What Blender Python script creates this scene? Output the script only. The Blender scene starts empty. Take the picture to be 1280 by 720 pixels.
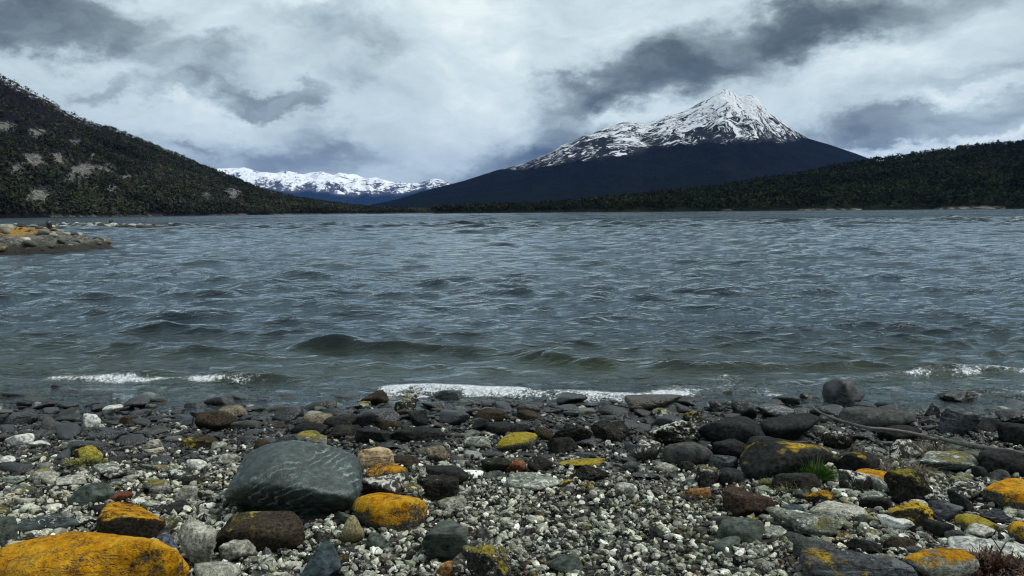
import bpy, math, time
import numpy as np
from mathutils import Matrix, Vector
T0 = time.time()
S = bpy.context.scene
COL = S.collection

# ------------------------------------------------------------------ camera
CAM = np.array([0.0, 0.0, 1.8]); FPX = 960.0
PITCH = math.radians(5.68); ROLL = math.radians(0.49)
Fw = np.array([0, math.cos(PITCH), -math.sin(PITCH)])
U0 = np.array([0, math.sin(PITCH), math.cos(PITCH)]); R0 = np.array([1.0, 0, 0])
Uv = U0 * math.cos(ROLL) + R0 * math.sin(ROLL); Rv = R0 * math.cos(ROLL) - U0 * math.sin(ROLL)
cd = bpy.data.cameras.new("camera"); cam = bpy.data.objects.new("camera", cd); COL.objects.link(cam)
cd.sensor_width = 36; cd.lens = 27; cd.clip_start = 0.05; cd.clip_end = 60000
cam.matrix_world = Matrix(((Rv[0], Uv[0], -Fw[0], CAM[0]), (Rv[1], Uv[1], -Fw[1], CAM[1]), (Rv[2], Uv[2], -Fw[2], CAM[2]), (0, 0, 0, 1)))
S.camera = cam
S.render.resolution_x = 1024; S.render.resolution_y = 576
S.view_settings.view_transform = 'Standard'; S.view_settings.look = 'None'
S.view_settings.exposure = 0.12; S.view_settings.gamma = 1
S.cycles.max_bounces = 6; S.cycles.transparent_max_bounces = 6; S.cycles.volume_bounces = 0
S.cycles.diffuse_bounces = 2; S.cycles.glossy_bounces = 3; S.cycles.caustics_reflective = False
S.cycles.use_denoising = True; S.cycles.sample_clamp_direct = 4; S.cycles.sample_clamp_indirect = 3; S.cycles.filter_width = 1.15

def ray(px, py):
    return Fw + Rv * (px - 640) / FPX + Uv * (360 - py) / FPX

# ------------------------------------------------------------------ node helpers
class NB:
    def __init__(s, tree): s.t = tree; s.n = tree.nodes; s.l = tree.links
    def set(s, sock, v):
        if hasattr(v, 'is_output') or isinstance(v, bpy.types.NodeSocket): s.l.new(v, sock)
        elif v is not None:
            if sock.type == 'RGBA' and not isinstance(v, (int, float)) and len(v) == 3: v = (*v, 1)
            sock.default_value = v
    def math(s, op, a, b=None, c=None, clamp=False):
        n = s.n.new('ShaderNodeMath'); n.operation = op; n.use_clamp = clamp
        for i, v in enumerate((a, b, c)):
            if v is not None: s.set(n.inputs[i], v)
        return n.outputs[0]
    def vmath(s, op, a, b=None, out=0, scale=None):
        n = s.n.new('ShaderNodeVectorMath'); n.operation = op
        s.set(n.inputs[0], a)
        if b is not None: s.set(n.inputs[1], b)
        if scale is not None: s.set(n.inputs['Scale'], scale)
        return n.outputs[out]
    def noise(s, vec, scale, detail=4, rough=0.55, dist=0.0, out='Fac', lac=2.0):
        n = s.n.new('ShaderNodeTexNoise'); s.set(n.inputs['Vector'], vec); n.inputs['Scale'].default_value = scale
        n.inputs['Detail'].default_value = detail; n.inputs['Roughness'].default_value = rough; n.inputs['Distortion'].default_value = dist
        n.inputs['Lacunarity'].default_value = lac
        return n.outputs[out]
    def voro(s, vec, scale, feature='F1', out='Distance', rnd=1.0):
        n = s.n.new('ShaderNodeTexVoronoi'); n.feature = feature; s.set(n.inputs['Vector'], vec); n.inputs['Scale'].default_value = scale
        n.inputs['Randomness'].default_value = rnd
        return n.outputs[out]
    def mapr(s, v, a, b, c=0.0, d=1.0, smooth=False):
        n = s.n.new('ShaderNodeMapRange'); n.clamp = True
        if smooth: n.interpolation_type = 'SMOOTHSTEP'
        for i, x in enumerate((v, a, b, c, d)): s.set(n.inputs[i], x)
        return n.outputs[0]
    def mix(s, f, a, b, mode='MIX'):
        n = s.n.new('ShaderNodeMix'); n.data_type = 'RGBA'; n.blend_type = mode
        s.set(n.inputs[0], f); s.set(n.inputs[6], a); s.set(n.inputs[7], b)
        return n.outputs[2]
    def ramp(s, f, stops):
        n = s.n.new('ShaderNodeValToRGB'); s.set(n.inputs[0], f); e = n.color_ramp.elements
        while len(e) < len(stops): e.new(0.5)
        for el, (p, c) in zip(e, stops): el.position = p; el.color = (*c, 1) if len(c) == 3 else c
        return n.outputs[0]
    def attr(s, name, typ='GEOMETRY', out='Fac'):
        n = s.n.new('ShaderNodeAttribute'); n.attribute_name = name; n.attribute_type = typ
        return n.outputs[out]
    def sep(s, v):
        n = s.n.new('ShaderNodeSeparateXYZ'); s.set(n.inputs[0], v); return n.outputs
    def comb(s, x, y, z):
        n = s.n.new('ShaderNodeCombineXYZ'); s.set(n.inputs[0], x); s.set(n.inputs[1], y); s.set(n.inputs[2], z); return n.outputs[0]
    def mapping(s, v, loc=(0, 0, 0), rot=(0, 0, 0), sc=(1, 1, 1)):
        n = s.n.new('ShaderNodeMapping'); s.set(n.inputs[0], v); n.inputs[1].default_value = loc
        n.inputs[2].default_value = rot; n.inputs[3].default_value = sc; return n.outputs[0]
    def bump(s, h, strength=0.5, dist=0.01, normal=None):
        n = s.n.new('ShaderNodeBump'); s.set(n.inputs['Height'], h); s.set(n.inputs['Strength'], strength); n.inputs['Distance'].default_value = dist
        if normal is not None: s.set(n.inputs['Normal'], normal)
        return n.outputs[0]

def lin(r, g, b):
    f = lambda c: (c / 255 / 12.92) if c <= 10 else ((c / 255 + .055) / 1.055) ** 2.4
    return (f(r), f(g), f(b))

def new_mat(name):
    m = bpy.data.materials.new(name); m.use_nodes = True
    nb = NB(m.node_tree); nb.n.clear()
    out = nb.n.new('ShaderNodeOutputMaterial'); p = nb.n.new('ShaderNodeBsdfPrincipled')
    nb.l.new(p.outputs[0], out.inputs[0])
    return m, nb, p, out

# ------------------------------------------------------------------ world: overcast sky with broken cloud
SUN_AZ = 88.0; SUN_EL = 50.0            # degrees clockwise from the view direction (+Y), and above the horizon
W = bpy.data.worlds.new("World"); S.world = W; W.use_nodes = True
w = NB(W.node_tree); w.n.clear()
tc = w.n.new('ShaderNodeTexCoord'); D = w.vmath('NORMALIZE', tc.outputs['Generated'])
dx, dy, dz = w.sep(D)[:3]
warp = w.vmath('SCALE', w.vmath('SUBTRACT', w.noise(w.mapping(D, sc=(1, 1, 2.0)), 3.0, 5, 0.6, out='Color'), (0.5, 0.5, 0.5)), scale=0.16)
Dw = w.vmath('ADD', D, warp)
warp2 = w.vmath('SCALE', w.vmath('SUBTRACT', w.noise(w.mapping(D, sc=(1, 1, 1.6)), 11.0, 8, 0.70, out='Color'), (0.5, 0.5, 0.5)), scale=0.085)
Dww = w.vmath('ADD', Dw, warp2)
def blob(cx, cy, sx, sy, ang, amp, soft=0.55, src=None):
    """a cloud at the direction of the pixel, sizes in degrees-like tangent units, positive amp darkens"""
    d = ray(cx, cy); d = d / np.linalg.norm(d)
    t1 = np.cross(d, (0, 0, 1)); t1 /= np.linalg.norm(t1); t2 = np.cross(t1, d)
    a = math.radians(ang); u = t1 * math.cos(a) + t2 * math.sin(a); v = -t1 * math.sin(a) + t2 * math.cos(a)
    src = src or Dww
    pu = w.math('MULTIPLY', w.vmath('DOT_PRODUCT', src, tuple(u), out=1), FPX / sx)
    pv = w.math('MULTIPLY', w.vmath('DOT_PRODUCT', src, tuple(v), out=1), FPX / sy)
    pu = w.math('SUBTRACT', pu, float(np.dot(d, u)) * FPX / sx); pv = w.math('SUBTRACT', pv, float(np.dot(d, v)) * FPX / sy)
    r = w.math('SQRT', w.math('ADD', w.math('MULTIPLY', pu, pu), w.math('MULTIPLY', pv, pv)))
    m = w.mapr(r, 1.0 + soft * 0.5, 1.0 - soft, 0, amp, smooth=True)
    front = w.math('GREATER_THAN', w.vmath('DOT_PRODUCT', D, tuple(d), out=1), 0.0)
    return w.math('MULTIPLY', m, front)
CLOUDS = [  # px, py, half width, half height, angle, darkening, softness
    (900, 62, 165, 46, 13, .36, .6), (1060, 14, 140, 34, 8, .30, .8), (705, 128, 58, 34, 10, .28, .5), (810, 98, 100, 30, 8, .26, .6), (800, 148, 90, 14, 4, -.14, .9),
    (1190, 160, 170, 28, 3, .25, .6), (1070, 165, 110, 34, 0, .20, .9), (620, 203, 110, 30, 12, .34, .7), (1250, 95, 110, 22, 0, .16, .8),
    (60, 12, 130, 34, -3, .46, .6), (350, 123, 62, 18, 2, .34, .5), (300, 100, 50, 16, -6, .16, .7), (430, 95, 46, 14, 4, .16, .7), (375, 28, 60, 14, 0, .16, .8), (255, 72, 60, 20, 0, .26, .7), (470, 60, 60, 22, -8, .18, .8), (135, 103, 26, 10, 0, .20, .7),
    (235, 105, 60, 18, 0, .26, .6), (395, 60, 110, 30, 0, .12, 1), (350, 195, 120, 24, 4, .26, .8), (190, 178, 60, 16, 0, .16, .9),
    (420, 165, 55, 18, -20, .16, .9), (700, 175, 90, 24, 0, .20, .8), (275, 187, 24, 8, 0, .16, .7),
    (1210, 122, 60, 16, 6, -.20, .7), (1120, 60, 130, 50, 8, -.10, 1), (590, 90, 130, 80, 0, -.10, 1), (1180, 192, 120, 8, 3, -.22, .8),
]
n1 = w.noise(w.mapping(Dw, sc=(1, 1, 2.6)), 2.2, 7, 0.58)
n2 = w.noise(w.mapping(Dw, sc=(1, 1, 2.4), loc=(3, 1, 2)), 8.0, 7, 0.64)
bright = w.math('ADD', 0.83, w.math('MULTIPLY', w.math('SUBTRACT', n1, 0.5), 0.85))
bright = w.math('ADD', bright, w.math('MULTIPLY', w.math('SUBTRACT', n2, 0.5), 0.50))
dark = None
for c in CLOUDS:
    b = blob(*c); dark = b if dark is None else w.math('ADD', dark, b)
# the cloud bodies are themselves lumpy
lump = w.mapr(w.noise(w.mapping(Dw, sc=(1, 1, 1.8), loc=(1, 5, 2)), 9.0, 6, 0.62), .28, .72, .76, 1.26)
bright = w.math('SUBTRACT', bright, w.math('MULTIPLY', dark, lump))
skycol = w.ramp(bright, [(0.0, lin(64, 74, 77)), (0.25, lin(94, 106, 110)), (0.5, lin(138, 152, 157)), (0.70, lin(180, 197, 203)), (0.88, lin(208, 224, 228)), (1.0, lin(232, 243, 243))])
nis = w.n.new('ShaderNodeTexSky'); nis.sky_type = 'NISHITA'; nis.sun_disc = False
nis.sun_elevation = math.radians(SUN_EL); nis.sun_rotation = math.radians(SUN_AZ); nis.air_density = 1; nis.dust_density = 1
thin = w.math('MULTIPLY', w.mapr(w.noise(w.mapping(Dw, sc=(1, 1, 2), loc=(7, 3, 1)), 3.2, 4, .55), .56, .70), 0.22)
bg1 = w.n.new('ShaderNodeBackground'); w.l.new(nis.outputs[0], bg1.inputs[0]); bg1.inputs[1].default_value = 0.09
bg2 = w.n.new('ShaderNodeBackground'); w.l.new(skycol, bg2.inputs[0]); bg2.inputs[1].default_value = 1.0
mx = w.n.new('ShaderNodeMixShader'); w.set(mx.inputs[0], w.math('SUBTRACT', 1.0, thin)); w.l.new(bg1.outputs[0], mx.inputs[1]); w.l.new(bg2.outputs[0], mx.inputs[2])
wo = w.n.new('ShaderNodeOutputWorld'); w.l.new(mx.outputs[0], wo.inputs[0])
W.cycles.sampling_method = 'MANUAL'; W.cycles.sample_map_resolution = 512

# ------------------------------------------------------------------ sun behind thin cloud, ahead and to the right
sd = bpy.data.lights.new("sun", 'SUN'); sd.energy = 2.7; sd.angle = math.radians(14); sd.color = (1.0, 0.96, 0.9)
sun = bpy.data.objects.new("sun", sd); COL.objects.link(sun)
a, e = math.radians(SUN_AZ), math.radians(SUN_EL)
sun.rotation_euler = Vector((math.sin(a) * math.cos(e), math.cos(a) * math.cos(e), math.sin(e))).to_track_quat('Z', 'Y').to_euler()
sun.location = (20, 40, 60)

# ------------------------------------------------------------------ numpy noise
def _h(ix, iy, iz, s):
    n = (ix.astype(np.uint32) * np.uint32(374761393) + iy.astype(np.uint32) * np.uint32(668265263) + iz.astype(np.uint32) * np.uint32(2246822519) + np.uint32(s * 3266489917 & 0xffffffff))
    n = (n ^ (n >> np.uint32(13))) * np.uint32(1274126177); n = n ^ (n >> np.uint32(16))
    return (n & np.uint32(0xffffff)).astype(np.float32) / np.float32(0xffffff) * 2 - 1
def vnoise(P, seed=0):
    P = np.asarray(P, np.float64); I = np.floor(P).astype(np.int64); f = (P - I).astype(np.float32); f = f * f * f * (f * (f * 6 - 15) + 10)
    x, y, z = I[..., 0], I[..., 1], I[..., 2]; fx, fy, fz = f[..., 0], f[..., 1], f[..., 2]
    L = lambda a, b, t: a + (b - a) * t
    return L(L(L(_h(x, y, z, seed), _h(x + 1, y, z, seed), fx), L(_h(x, y + 1, z, seed), _h(x + 1, y + 1, z, seed), fx), fy),
             L(L(_h(x, y, z + 1, seed), _h(x + 1, y, z + 1, seed), fx), L(_h(x, y + 1, z + 1, seed), _h(x + 1, y + 1, z + 1, seed), fx), fy), fz)
def fbm(P, octv=4, seed=0, gain=.5, ridged=False):
    P = np.asarray(P, np.float64); s = 0; a = 1; t = 0
    for o in range(octv):
        v = vnoise(P * (2.03 ** o) + 17.3 * o, seed + o)
        if ridged: v = 1 - 2 * np.abs(v)
        s = s + a * v; t += a; a *= gain
    return s / t
def P2(x, y, z=0.0): return np.stack([x, y, np.zeros_like(x) + z], -1)
def sstep(a, b, x):
    t = np.clip((x - a) / (b - a), 0, 1); return t * t * (3 - 2 * t)

# ------------------------------------------------------------------ object helpers
def tag(o, label=None, cat=None, group=None, kind=None):
    if label: o['label'] = label
    if cat: o['category'] = cat
    if group: o['group'] = group
    if kind: o['kind'] = kind
    return o
def mesh_np(name, V, Fc, smooth=True):
    """V (n,3), Fc (m,3|4) -> mesh datablock, fast"""
    V = np.ascontiguousarray(V, np.float32); Fc = np.ascontiguousarray(Fc, np.int32); k = Fc.shape[1]
    me = bpy.data.meshes.new(name); me.vertices.add(len(V)); me.vertices.foreach_set('co', V.ravel())
    me.loops.add(Fc.size); me.loops.foreach_set('vertex_index', Fc.ravel())
    me.polygons.add(len(Fc)); me.polygons.foreach_set('loop_start', np.arange(0, Fc.size, k, dtype=np.int32))
    if bpy.app.version < (4, 0): me.polygons.foreach_set('loop_total', np.full(len(Fc), k, np.int32))
    me.polygons.foreach_set('use_smooth', np.full(len(Fc), smooth, bool))
    me.update(calc_edges=True)
    return me
def fattr(me, name, vals):
    at = me.attributes.new(name, 'FLOAT', 'POINT'); at.data.foreach_set('value', np.ascontiguousarray(vals, np.float32))
def cattr(me, name, vals):
    at = me.attributes.new(name, 'FLOAT_COLOR', 'POINT'); c = np.ones((len(vals), 4), np.float32); c[:, :3] = vals
    at.data.foreach_set('color', c.ravel())
def link(name, me, mat=None, loc=(0, 0, 0)):
    o = bpy.data.objects.new(name, me); COL.objects.link(o); o.location = loc
    if mat and not me.materials: me.materials.append(mat)
    return o
def grid_faces(nr, nc):
    i = np.arange(nr - 1)[:, None] * nc + np.arange(nc - 1)[None, :]
    return np.stack([i, i + 1, i + nc + 1, i + nc], -1).reshape(-1, 4)

# ------------------------------------------------------------------ terrain functions
def ground(x, y):
    x = np.asarray(x, float); y = np.asarray(y, float)
    yw = 6.68 + 0.16 * np.sin(x * 0.55 + 1.0) - np.where(x < 0, 0.11, 0.05) * np.clip(x, -8, 12)
    d = y - yw
    z = np.where(d < 0, -d * 0.052, -d * 0.085)
    z = np.where(d < -6, 0.312 + (-(d + 6)) * 0.02, z)
    z = np.where(d > 8, -0.68 - (d - 8) * 0.12, z)
    z = np.maximum(z, -4.0); z = np.minimum(z, 2.2)
    z = z + 0.02 * fbm(P2(x * 0.9, y * 0.9), 2, 5) * (np.abs(d) < 30)
    return z

def spread_axis(core, far, n):
    """core coordinates with n extra lines stretching out to +-far"""
    g = np.geomspace(1.0, 1 + far, n)[1:] - 1
    return g

# ---- ground sheet (beach and lake bed in one)
def build_ground():
    ys = np.concatenate([[-3000, -800, -200, -60, -20, -8, -2], np.arange(0, 14, 0.13), np.geomspace(14, 31000, 60)])
    t = np.linspace(-1, 1, 220); outr = spread_axis(0, 1, 12) 
    rows = []
    for y in ys:
        hw = max(6.0, y * 0.85 + 4) if y > 0 else 6.0
        core = t * hw; ext = np.geomspace(1, max(32000 / hw, 2), 14)[1:] * hw
        rows.append(np.concatenate([-ext[::-1], core, ext]))
    X = np.array(rows); Y = np.repeat(ys[:, None], X.shape[1], 1); Z = ground(X, Y)
    near = (Y > -2) & (Y < 14)
    Z = Z + np.where(near, 0.012 * fbm(P2(X * 9, Y * 9), 3, 9), 0)
    me = mesh_np('beach', np.stack([X, Y, Z], -1).reshape(-1, 3), grid_faces(*X.shape))
    m, nb, p, _ = new_mat('shingle bed')
    g = nb.n.new('ShaderNodeNewGeometry'); pos = g.outputs['Position']
    v = nb.voro(pos, 42, out='Color'); vd = nb.voro(pos, 42)
    c = nb.ramp(nb.sep(v)[0], [(0, (.008, .008, .007)), (.5, (.025, .025, .02)), (.8, (.06, .06, .05)), (1, (.18, .18, .15))])
    wet = nb.mapr(nb.sep(pos)[2], 0.11, 0.03)
    c = nb.mix(wet, c, nb.mix(0.7, c, (0.012, 0.014, 0.014)))
    alg = nb.math('MULTIPLY', nb.mapr(nb.sep(pos)[2], -.10, -.24), nb.mapr(nb.noise(pos, .9, 5, .65), .38, .55))   # olive weed on the drowned stones
    c = nb.mix(alg, c, nb.mix(nb.noise(pos, 14, 4, .7), (.05, .055, .012), (.20, .20, .06)))
    nb.set(p.inputs['Base Color'], c); nb.set(p.inputs['Roughness'], nb.mapr(wet, 0, 1, .9, .35))
    nb.set(p.inputs['Normal'], nb.bump(vd, 0.9, 0.02))
    o = link('beach', me, m)
    tag(o, 'grey shingle beach running down into the lake', 'beach', kind='structure')
build_ground()

# ------------------------------------------------------------------ lake water
def ydist(py, px=640):
    d = ray(px, py); return CAM[1] + d[1] * (CAM[2] / -d[2]), d[0] / d[1]
def wpt(px, py, z=0.0):
    d = ray(px, py); k = (CAM[2] - z) / -d[2]; return CAM + d * k
def build_water():
    rng = np.random.default_rng(3)
    ys = np.concatenate([np.arange(5.8, 12, 0.029), np.geomspace(12, 36, 110), np.arange(36.4, 125, .42), np.geomspace(126, 900, 110)[0:], np.geomspace(1000, 31000, 16)])
    t = np.linspace(-1, 1, 460)
    hw = ys * 0.74 + 1.5
    core = hw[:, None] * t[None]; E = np.array([np.geomspace(1, max(32000 / h, 2), 14)[1:] * h for h in hw])
    X = np.concatenate([-E[:, ::-1], core, E], 1); Y = np.repeat(ys[:, None], X.shape[1], 1)
    dyl = np.gradient(ys)[:, None]; dxl = (hw * 2 / 459)[:, None]
    depth = -ground(X, Y)
    damp = np.clip(depth / 0.55, 0.0, 1) ** 0.75
    Z = np.zeros_like(X); DX = np.zeros_like(X); DY = np.zeros_like(X)
    inside = np.ones_like(X); inside[:, :13] = 0; inside[:, -13:] = 0
    nw = 120
    # gusts: patches of rougher and smoother water
    gust = 0.9 + 0.35 * fbm(P2(X / 7, Y / 4.5), 3, 21)
    for i in range(nw):
        lam = 0.22 * (3.4 / 0.22) ** ((i + rng.random()) / 95) if i < 95 else 3.2 * (9.5 / 3.2) ** ((i - 95 + rng.random()) / 25)
        th = rng.normal(-0.16, 0.40) if lam > 0.7 else rng.normal(-0.1, 0.55)
        kx, ky = math.sin(th) * 2 * math.pi / lam, -math.cos(th) * 2 * math.pi / lam
        A = 0.0112 * lam * (1.3 if lam < .9 else 1.3 * (.9 / lam) ** 1.15 if lam < 1.8 else .586 * (1.8 / lam) ** .8) if i < 95 else .0075 * lam
        res = sstep(0.0, 1.0, (lam / np.maximum(dyl, dxl) - 2.2) / 2.5)
        ph = kx * X + ky * Y + rng.random() * 6.283
        a = A * res * gust * (.70 + .6 * sstep(13, 45, Y)) * (1 if i < 95 else sstep(30, 110, Y))
        Z += a * np.sin(ph); q = 1.0
        DX -= q * a * np.cos(ph) * (-kx * lam / 6.283); DY -= q * a * np.cos(ph) * (-ky * lam / 6.283)
    Z *= damp; DX *= damp; DY *= damp
    # the small waves rolling onto the beach, each a crest line through picture points carried onto the water plane
    foam = np.zeros_like(X)
    def crest(pts, amp, front, back, foamamt=0.0, fw=.16, foff=-.10, seed=0):
        nonlocal Z, foam
        P = np.array([wpt(*q) for q in pts]); 
        yc = np.interp(X, P[:, 0], P[:, 1]) + 0.10 * fbm(P2(X * 1.3, X * 0 + seed), 2, 31 + seed)
        L = P[-1, 0] - P[0, 0]
        env = sstep(P[0, 0] - .4, P[0, 0] + .25 * L, X) * (1 - sstep(P[-1, 0] - .25 * L, P[-1, 0] + .4, X))
        env = env * (0.75 + 0.5 * fbm(P2(X * 1.1, X * 0 + seed * 3), 2, 41 + seed))
        d = Y - yc; near = (Y < 40)
        prof = np.where(d < 0, np.exp(-(d / front) ** 2), np.exp(-(d / back) ** 2))
        Z += np.where(near, amp * env * prof, 0)
        Z -= np.where(near, 0.25 * amp * env * np.exp(-((d + front * 2.2) / front) ** 2), 0)
        if foamamt: foam += foamamt * np.clip(env * 1.4, 0, 1) * np.exp(-((d - foff) / fw) ** 2) * near
    crest([(300, 436), (400, 432), (520, 436), (640, 444), (790, 456)], .12, .10, .35, seed=1)
    crest([(120, 440), (220, 442), (330, 444)], .06, .12, .35, seed=2)
    crest([(120, 470), (230, 468), (340, 474), (390, 480)], .085, .09, .3, .25, seed=3)
    crest([(760, 455), (900, 458), (1040, 460), (1180, 462), (1330, 462)], .085, .11, .35, .30, .10, 0.02, seed=4)
    crest([(320, 369), (370, 370), (430, 366)], .09, .22, .5, seed=5)
    crest([(620, 405), (760, 398), (850, 396)], .055, .2, .5, seed=6)
    crest([(1040, 372), (1130, 378), (1200, 384)], .045, .25, .6, seed=7)
    crest([(980, 420), (1100, 424), (1200, 428)], .05, .15, .4, seed=8)
    crest([(150, 395), (220, 398), (290, 396)], .07, .15, .4, seed=9)
    crest([(560, 350), (640, 346), (720, 348)], .04, .3, .6, seed=10)
    crest([(430, 489), (520, 489), (640, 492), (720, 495), (800, 499), (880, 493)], .055, .09, .25, .85, .24, .0, seed=11)
    crest([(-20, 474), (90, 472), (200, 474), (320, 474)], .035, .08, .2, .60, .09, -.03, seed=12)
    crest([(1060, 474), (1160, 468), (1230, 466), (1330, 468)], .05, .08, .25, .60, .14, -.03, seed=13)
    crest([(840, 488), (930, 484), (1000, 492)], .02, .1, .2, .65, .3, 0, seed=14)
    crest([(1180, 492), (1250, 490), (1340, 494)], .02, .1, .2, .45, .25, 0, seed=15)
    Xo, Yo = X + DX * inside, Y + DY * inside
    V = np.stack([Xo, Yo, Z * inside + 0.0], -1).reshape(-1, 3)
    me = mesh_np('water', V, grid_faces(*X.shape))
    fattr(me, 'depth', np.clip(depth + Z, 0, 10).ravel()); foam = foam * np.clip(1.08 + .8 * fbm(P2(X * 3.2, Y * 5), 3, 88, .6), .5, 1.5); fattr(me, 'foam', np.clip(foam, 0, 1.5).ravel())
    m, nb, p, out = new_mat('lake water'); nb.n.remove(p)
    g = nb.n.new('ShaderNodeNewGeometry'); pos = g.outputs['Position']; py = nb.sep(pos)[1]
    far = nb.mapr(py, 18, 160); far2 = nb.mapr(py, 120, 700)
    h1 = nb.noise(nb.mapping(pos, sc=(1, 1.25, 1)), 6.5, 4, .6, 0.5)
    h2 = nb.noise(nb.mapping(pos, sc=(.55, 1.6, 1)), 1.3, 5, .62, .3)
    h3 = nb.noise(nb.mapping(pos, sc=(.35, 1.2, 1), loc=(4, 2, 0)), .28, 4, .6)
    n = nb.bump(h1, nb.mapr(py, 8, 45, .85, .10), 0.05)
    n = nb.bump(h2, nb.math('MULTIPLY', nb.mapr(far, 0, 1, 0.40, .45), nb.mapr(far2, 0, 1, 1.0, .15)), 0.28, n)
    n = nb.bump(h3, nb.math('MULTIPLY', nb.mapr(far, 0, 1, 0.0, 1.0), nb.mapr(far2, 0, 1, .8, .3)), 1.4, n)
    fr = nb.n.new('ShaderNodeFresnel'); fr.inputs[0].default_value = 1.345; nb.l.new(n, fr.inputs['Normal'])
    frs = nb.math('MINIMUM', fr.outputs[0], nb.mapr(far2, 0, 1, 0.85, .62))
    # dark streaks painted into the reflection, for wave faces too far to resolve
    g1 = nb.noise(nb.mapping(pos, sc=(.60, .20, 1)), 1.0, 5, .68, .3); g2 = nb.noise(nb.mapping(pos, sc=(.26, .030, 1), loc=(3, 1, 0)), 1.0, 5, .68, .2); g3 = nb.noise(nb.mapping(pos, sc=(.07, .0045, 1), loc=(1, 4, 0)), 1.0, 5, .68)
    k2 = nb.mapr(py, 55, 130); k3 = nb.mapr(py, 180, 420)
    gg = nb.math('ADD', nb.math('MULTIPLY', g1, nb.math('SUBTRACT', 1.0, k2)), nb.math('MULTIPLY', g2, k2)); gg = nb.math('ADD', nb.math('MULTIPLY', gg, nb.math('SUBTRACT', 1.0, k3)), nb.math('MULTIPLY', g3, k3))
    gm = nb.mapr(gg, .40, .50, .45, 1.1)
    frs = nb.math('MULTIPLY', frs, nb.math('ADD', nb.math('MULTIPLY', gm, far), nb.math('SUBTRACT', 1.0, far)))
    gl = nb.n.new('ShaderNodeBsdfGlossy'); nb.set(gl.inputs['Roughness'], nb.mapr(far, 0, 1, .04, .09)); nb.l.new(n, gl.inputs['Normal'])
    nb.set(gl.inputs['Color'], (.84, .945, 1.0))
    dep = nb.attr('depth')
    body = nb.n.new('ShaderNodeBsdfDiffuse')
    bc = nb.mix(nb.mapr(dep, 0.08, .42), (.018, .023, .010), (.002, .007, .013)); nb.set(body.inputs['Color'], bc)
    tr = nb.n.new('ShaderNodeBsdfTransparent'); nb.set(tr.inputs['Color'], (.80, .86, .76))
    op = nb.math('SUBTRACT', 1.0, nb.math('POWER', 2.718, nb.math('MULTIPLY', dep, -2.8)))
    mb = nb.n.new('ShaderNodeMixShader'); nb.set(mb.inputs[0], op); nb.l.new(tr.outputs[0], mb.inputs[1]); nb.l.new(body.outputs[0], mb.inputs[2])
    ms = nb.n.new('ShaderNodeMixShader'); nb.set(ms.inputs[0], frs); nb.l.new(mb.outputs[0], ms.inputs[1]); nb.l.new(gl.outputs[0], ms.inputs[2])
    # foam: lacy bubbles
    f1 = nb.noise(nb.mapping(pos, sc=(1, .7, 1)), 30, 7, .82, .8); f2 = nb.voro(nb.vmath('ADD', pos, nb.vmath('SCALE', nb.noise(pos, 12, 3, out='Color'), scale=.05)), 36)
    ff = nb.math('ADD', nb.math('MULTIPLY', f1, .72), nb.math('MULTIPLY', nb.noise(nb.mapping(pos, sc=(1, .6, 1)), 95, 4, .7), .28))
    fm = nb.attr('foam')
    fmask = nb.mapr(nb.math('ADD', ff, nb.math('MULTIPLY', fm, .32)), .71, .77)
    fmask = nb.math('MULTIPLY', fmask, nb.mapr(fm, .02, .12))
    fd = nb.n.new('ShaderNodeBsdfDiffuse'); nb.set(fd.inputs['Color'], nb.mix(nb.mapr(ff, .42, .58), (.34, .40, .44), (.9, .92, .94))); nb.set(fd.inputs['Normal'], nb.bump(ff, 1.0, .03))
    mf = nb.n.new('ShaderNodeMixShader'); nb.set(mf.inputs[0], nb.math('MULTIPLY', fmask, .92)); nb.l.new(ms.outputs[0], mf.inputs[1]); nb.l.new(fd.outputs[0], mf.inputs[2])
    nb.l.new(mf.outputs[0], out.inputs[0])
    o = link('water', me, m)
    tag(o, 'choppy blue-grey lake water with small waves breaking on the stones', 'lake', kind='structure')
build_water()

# ------------------------------------------------------------------ hills and mountains
def elev(px, py):
    d = ray(px, py); return d[0] / d[1], d[2] / d[1]
def relief(sil, ys, yr, yb, u0, u1, nu, ny, shape=.9, namp=(.05, .02), nsc=(300., 60.), seed=0, back=.6, ridged=False, silnoise=0.0, mid=None):
    """hill mesh: silhouette points (pixels) become a ridge at distance yr; shore at ys; returns arrays"""
    E = np.array([elev(*q) for q in sil]); o = np.argsort(E[:, 0]); E = E[o]
    u = np.linspace(u0, u1, nu); tt = np.interp(u, E[:, 0], E[:, 1])
    ysu = ys(u) if callable(ys) else np.full_like(u, ys); yru = yr(u) if callable(yr) else np.full_like(u, yr)
    H = CAM[2] + tt * yru
    t = np.concatenate([np.linspace(0, 1, int(ny * .8)), 1 + np.linspace(0, 1, ny - int(ny * .8) + 1)[1:]])
    Tt = t[:, None]; Y = np.where(Tt <= 1, ysu + (yru - ysu) * Tt, yru + (yb - yru) * (Tt - 1)); Xx = Y * u[None]
    prof = np.where(Tt <= 1, (np.clip(Tt, 0, 1) ** shape), 1 - (1 - back) * (np.clip(Tt - 1, 0, 1)) ** 1.3)
    if mid is not None: prof = mid(prof, Tt, u[None])
    n1 = fbm(P2(Xx / nsc[0], Y / nsc[0], seed * 3.3), 4, seed, ridged=ridged); n2 = fbm(P2(Xx / nsc[1], Y / nsc[1], seed), 4, seed + 9, ridged=ridged)
    win = np.sin(np.clip(Tt, 0, 1) * math.pi) ** .7 + silnoise
    Hs = np.maximum(H, 0)[None]
    Z = H[None] * prof + Hs * win * (namp[0] * n1 + namp[1] * n2)
    Z = np.where(Tt == 0, -1.0, Z)
    return Xx, Y, Z, Tt + 0 * Xx, u, H
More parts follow.
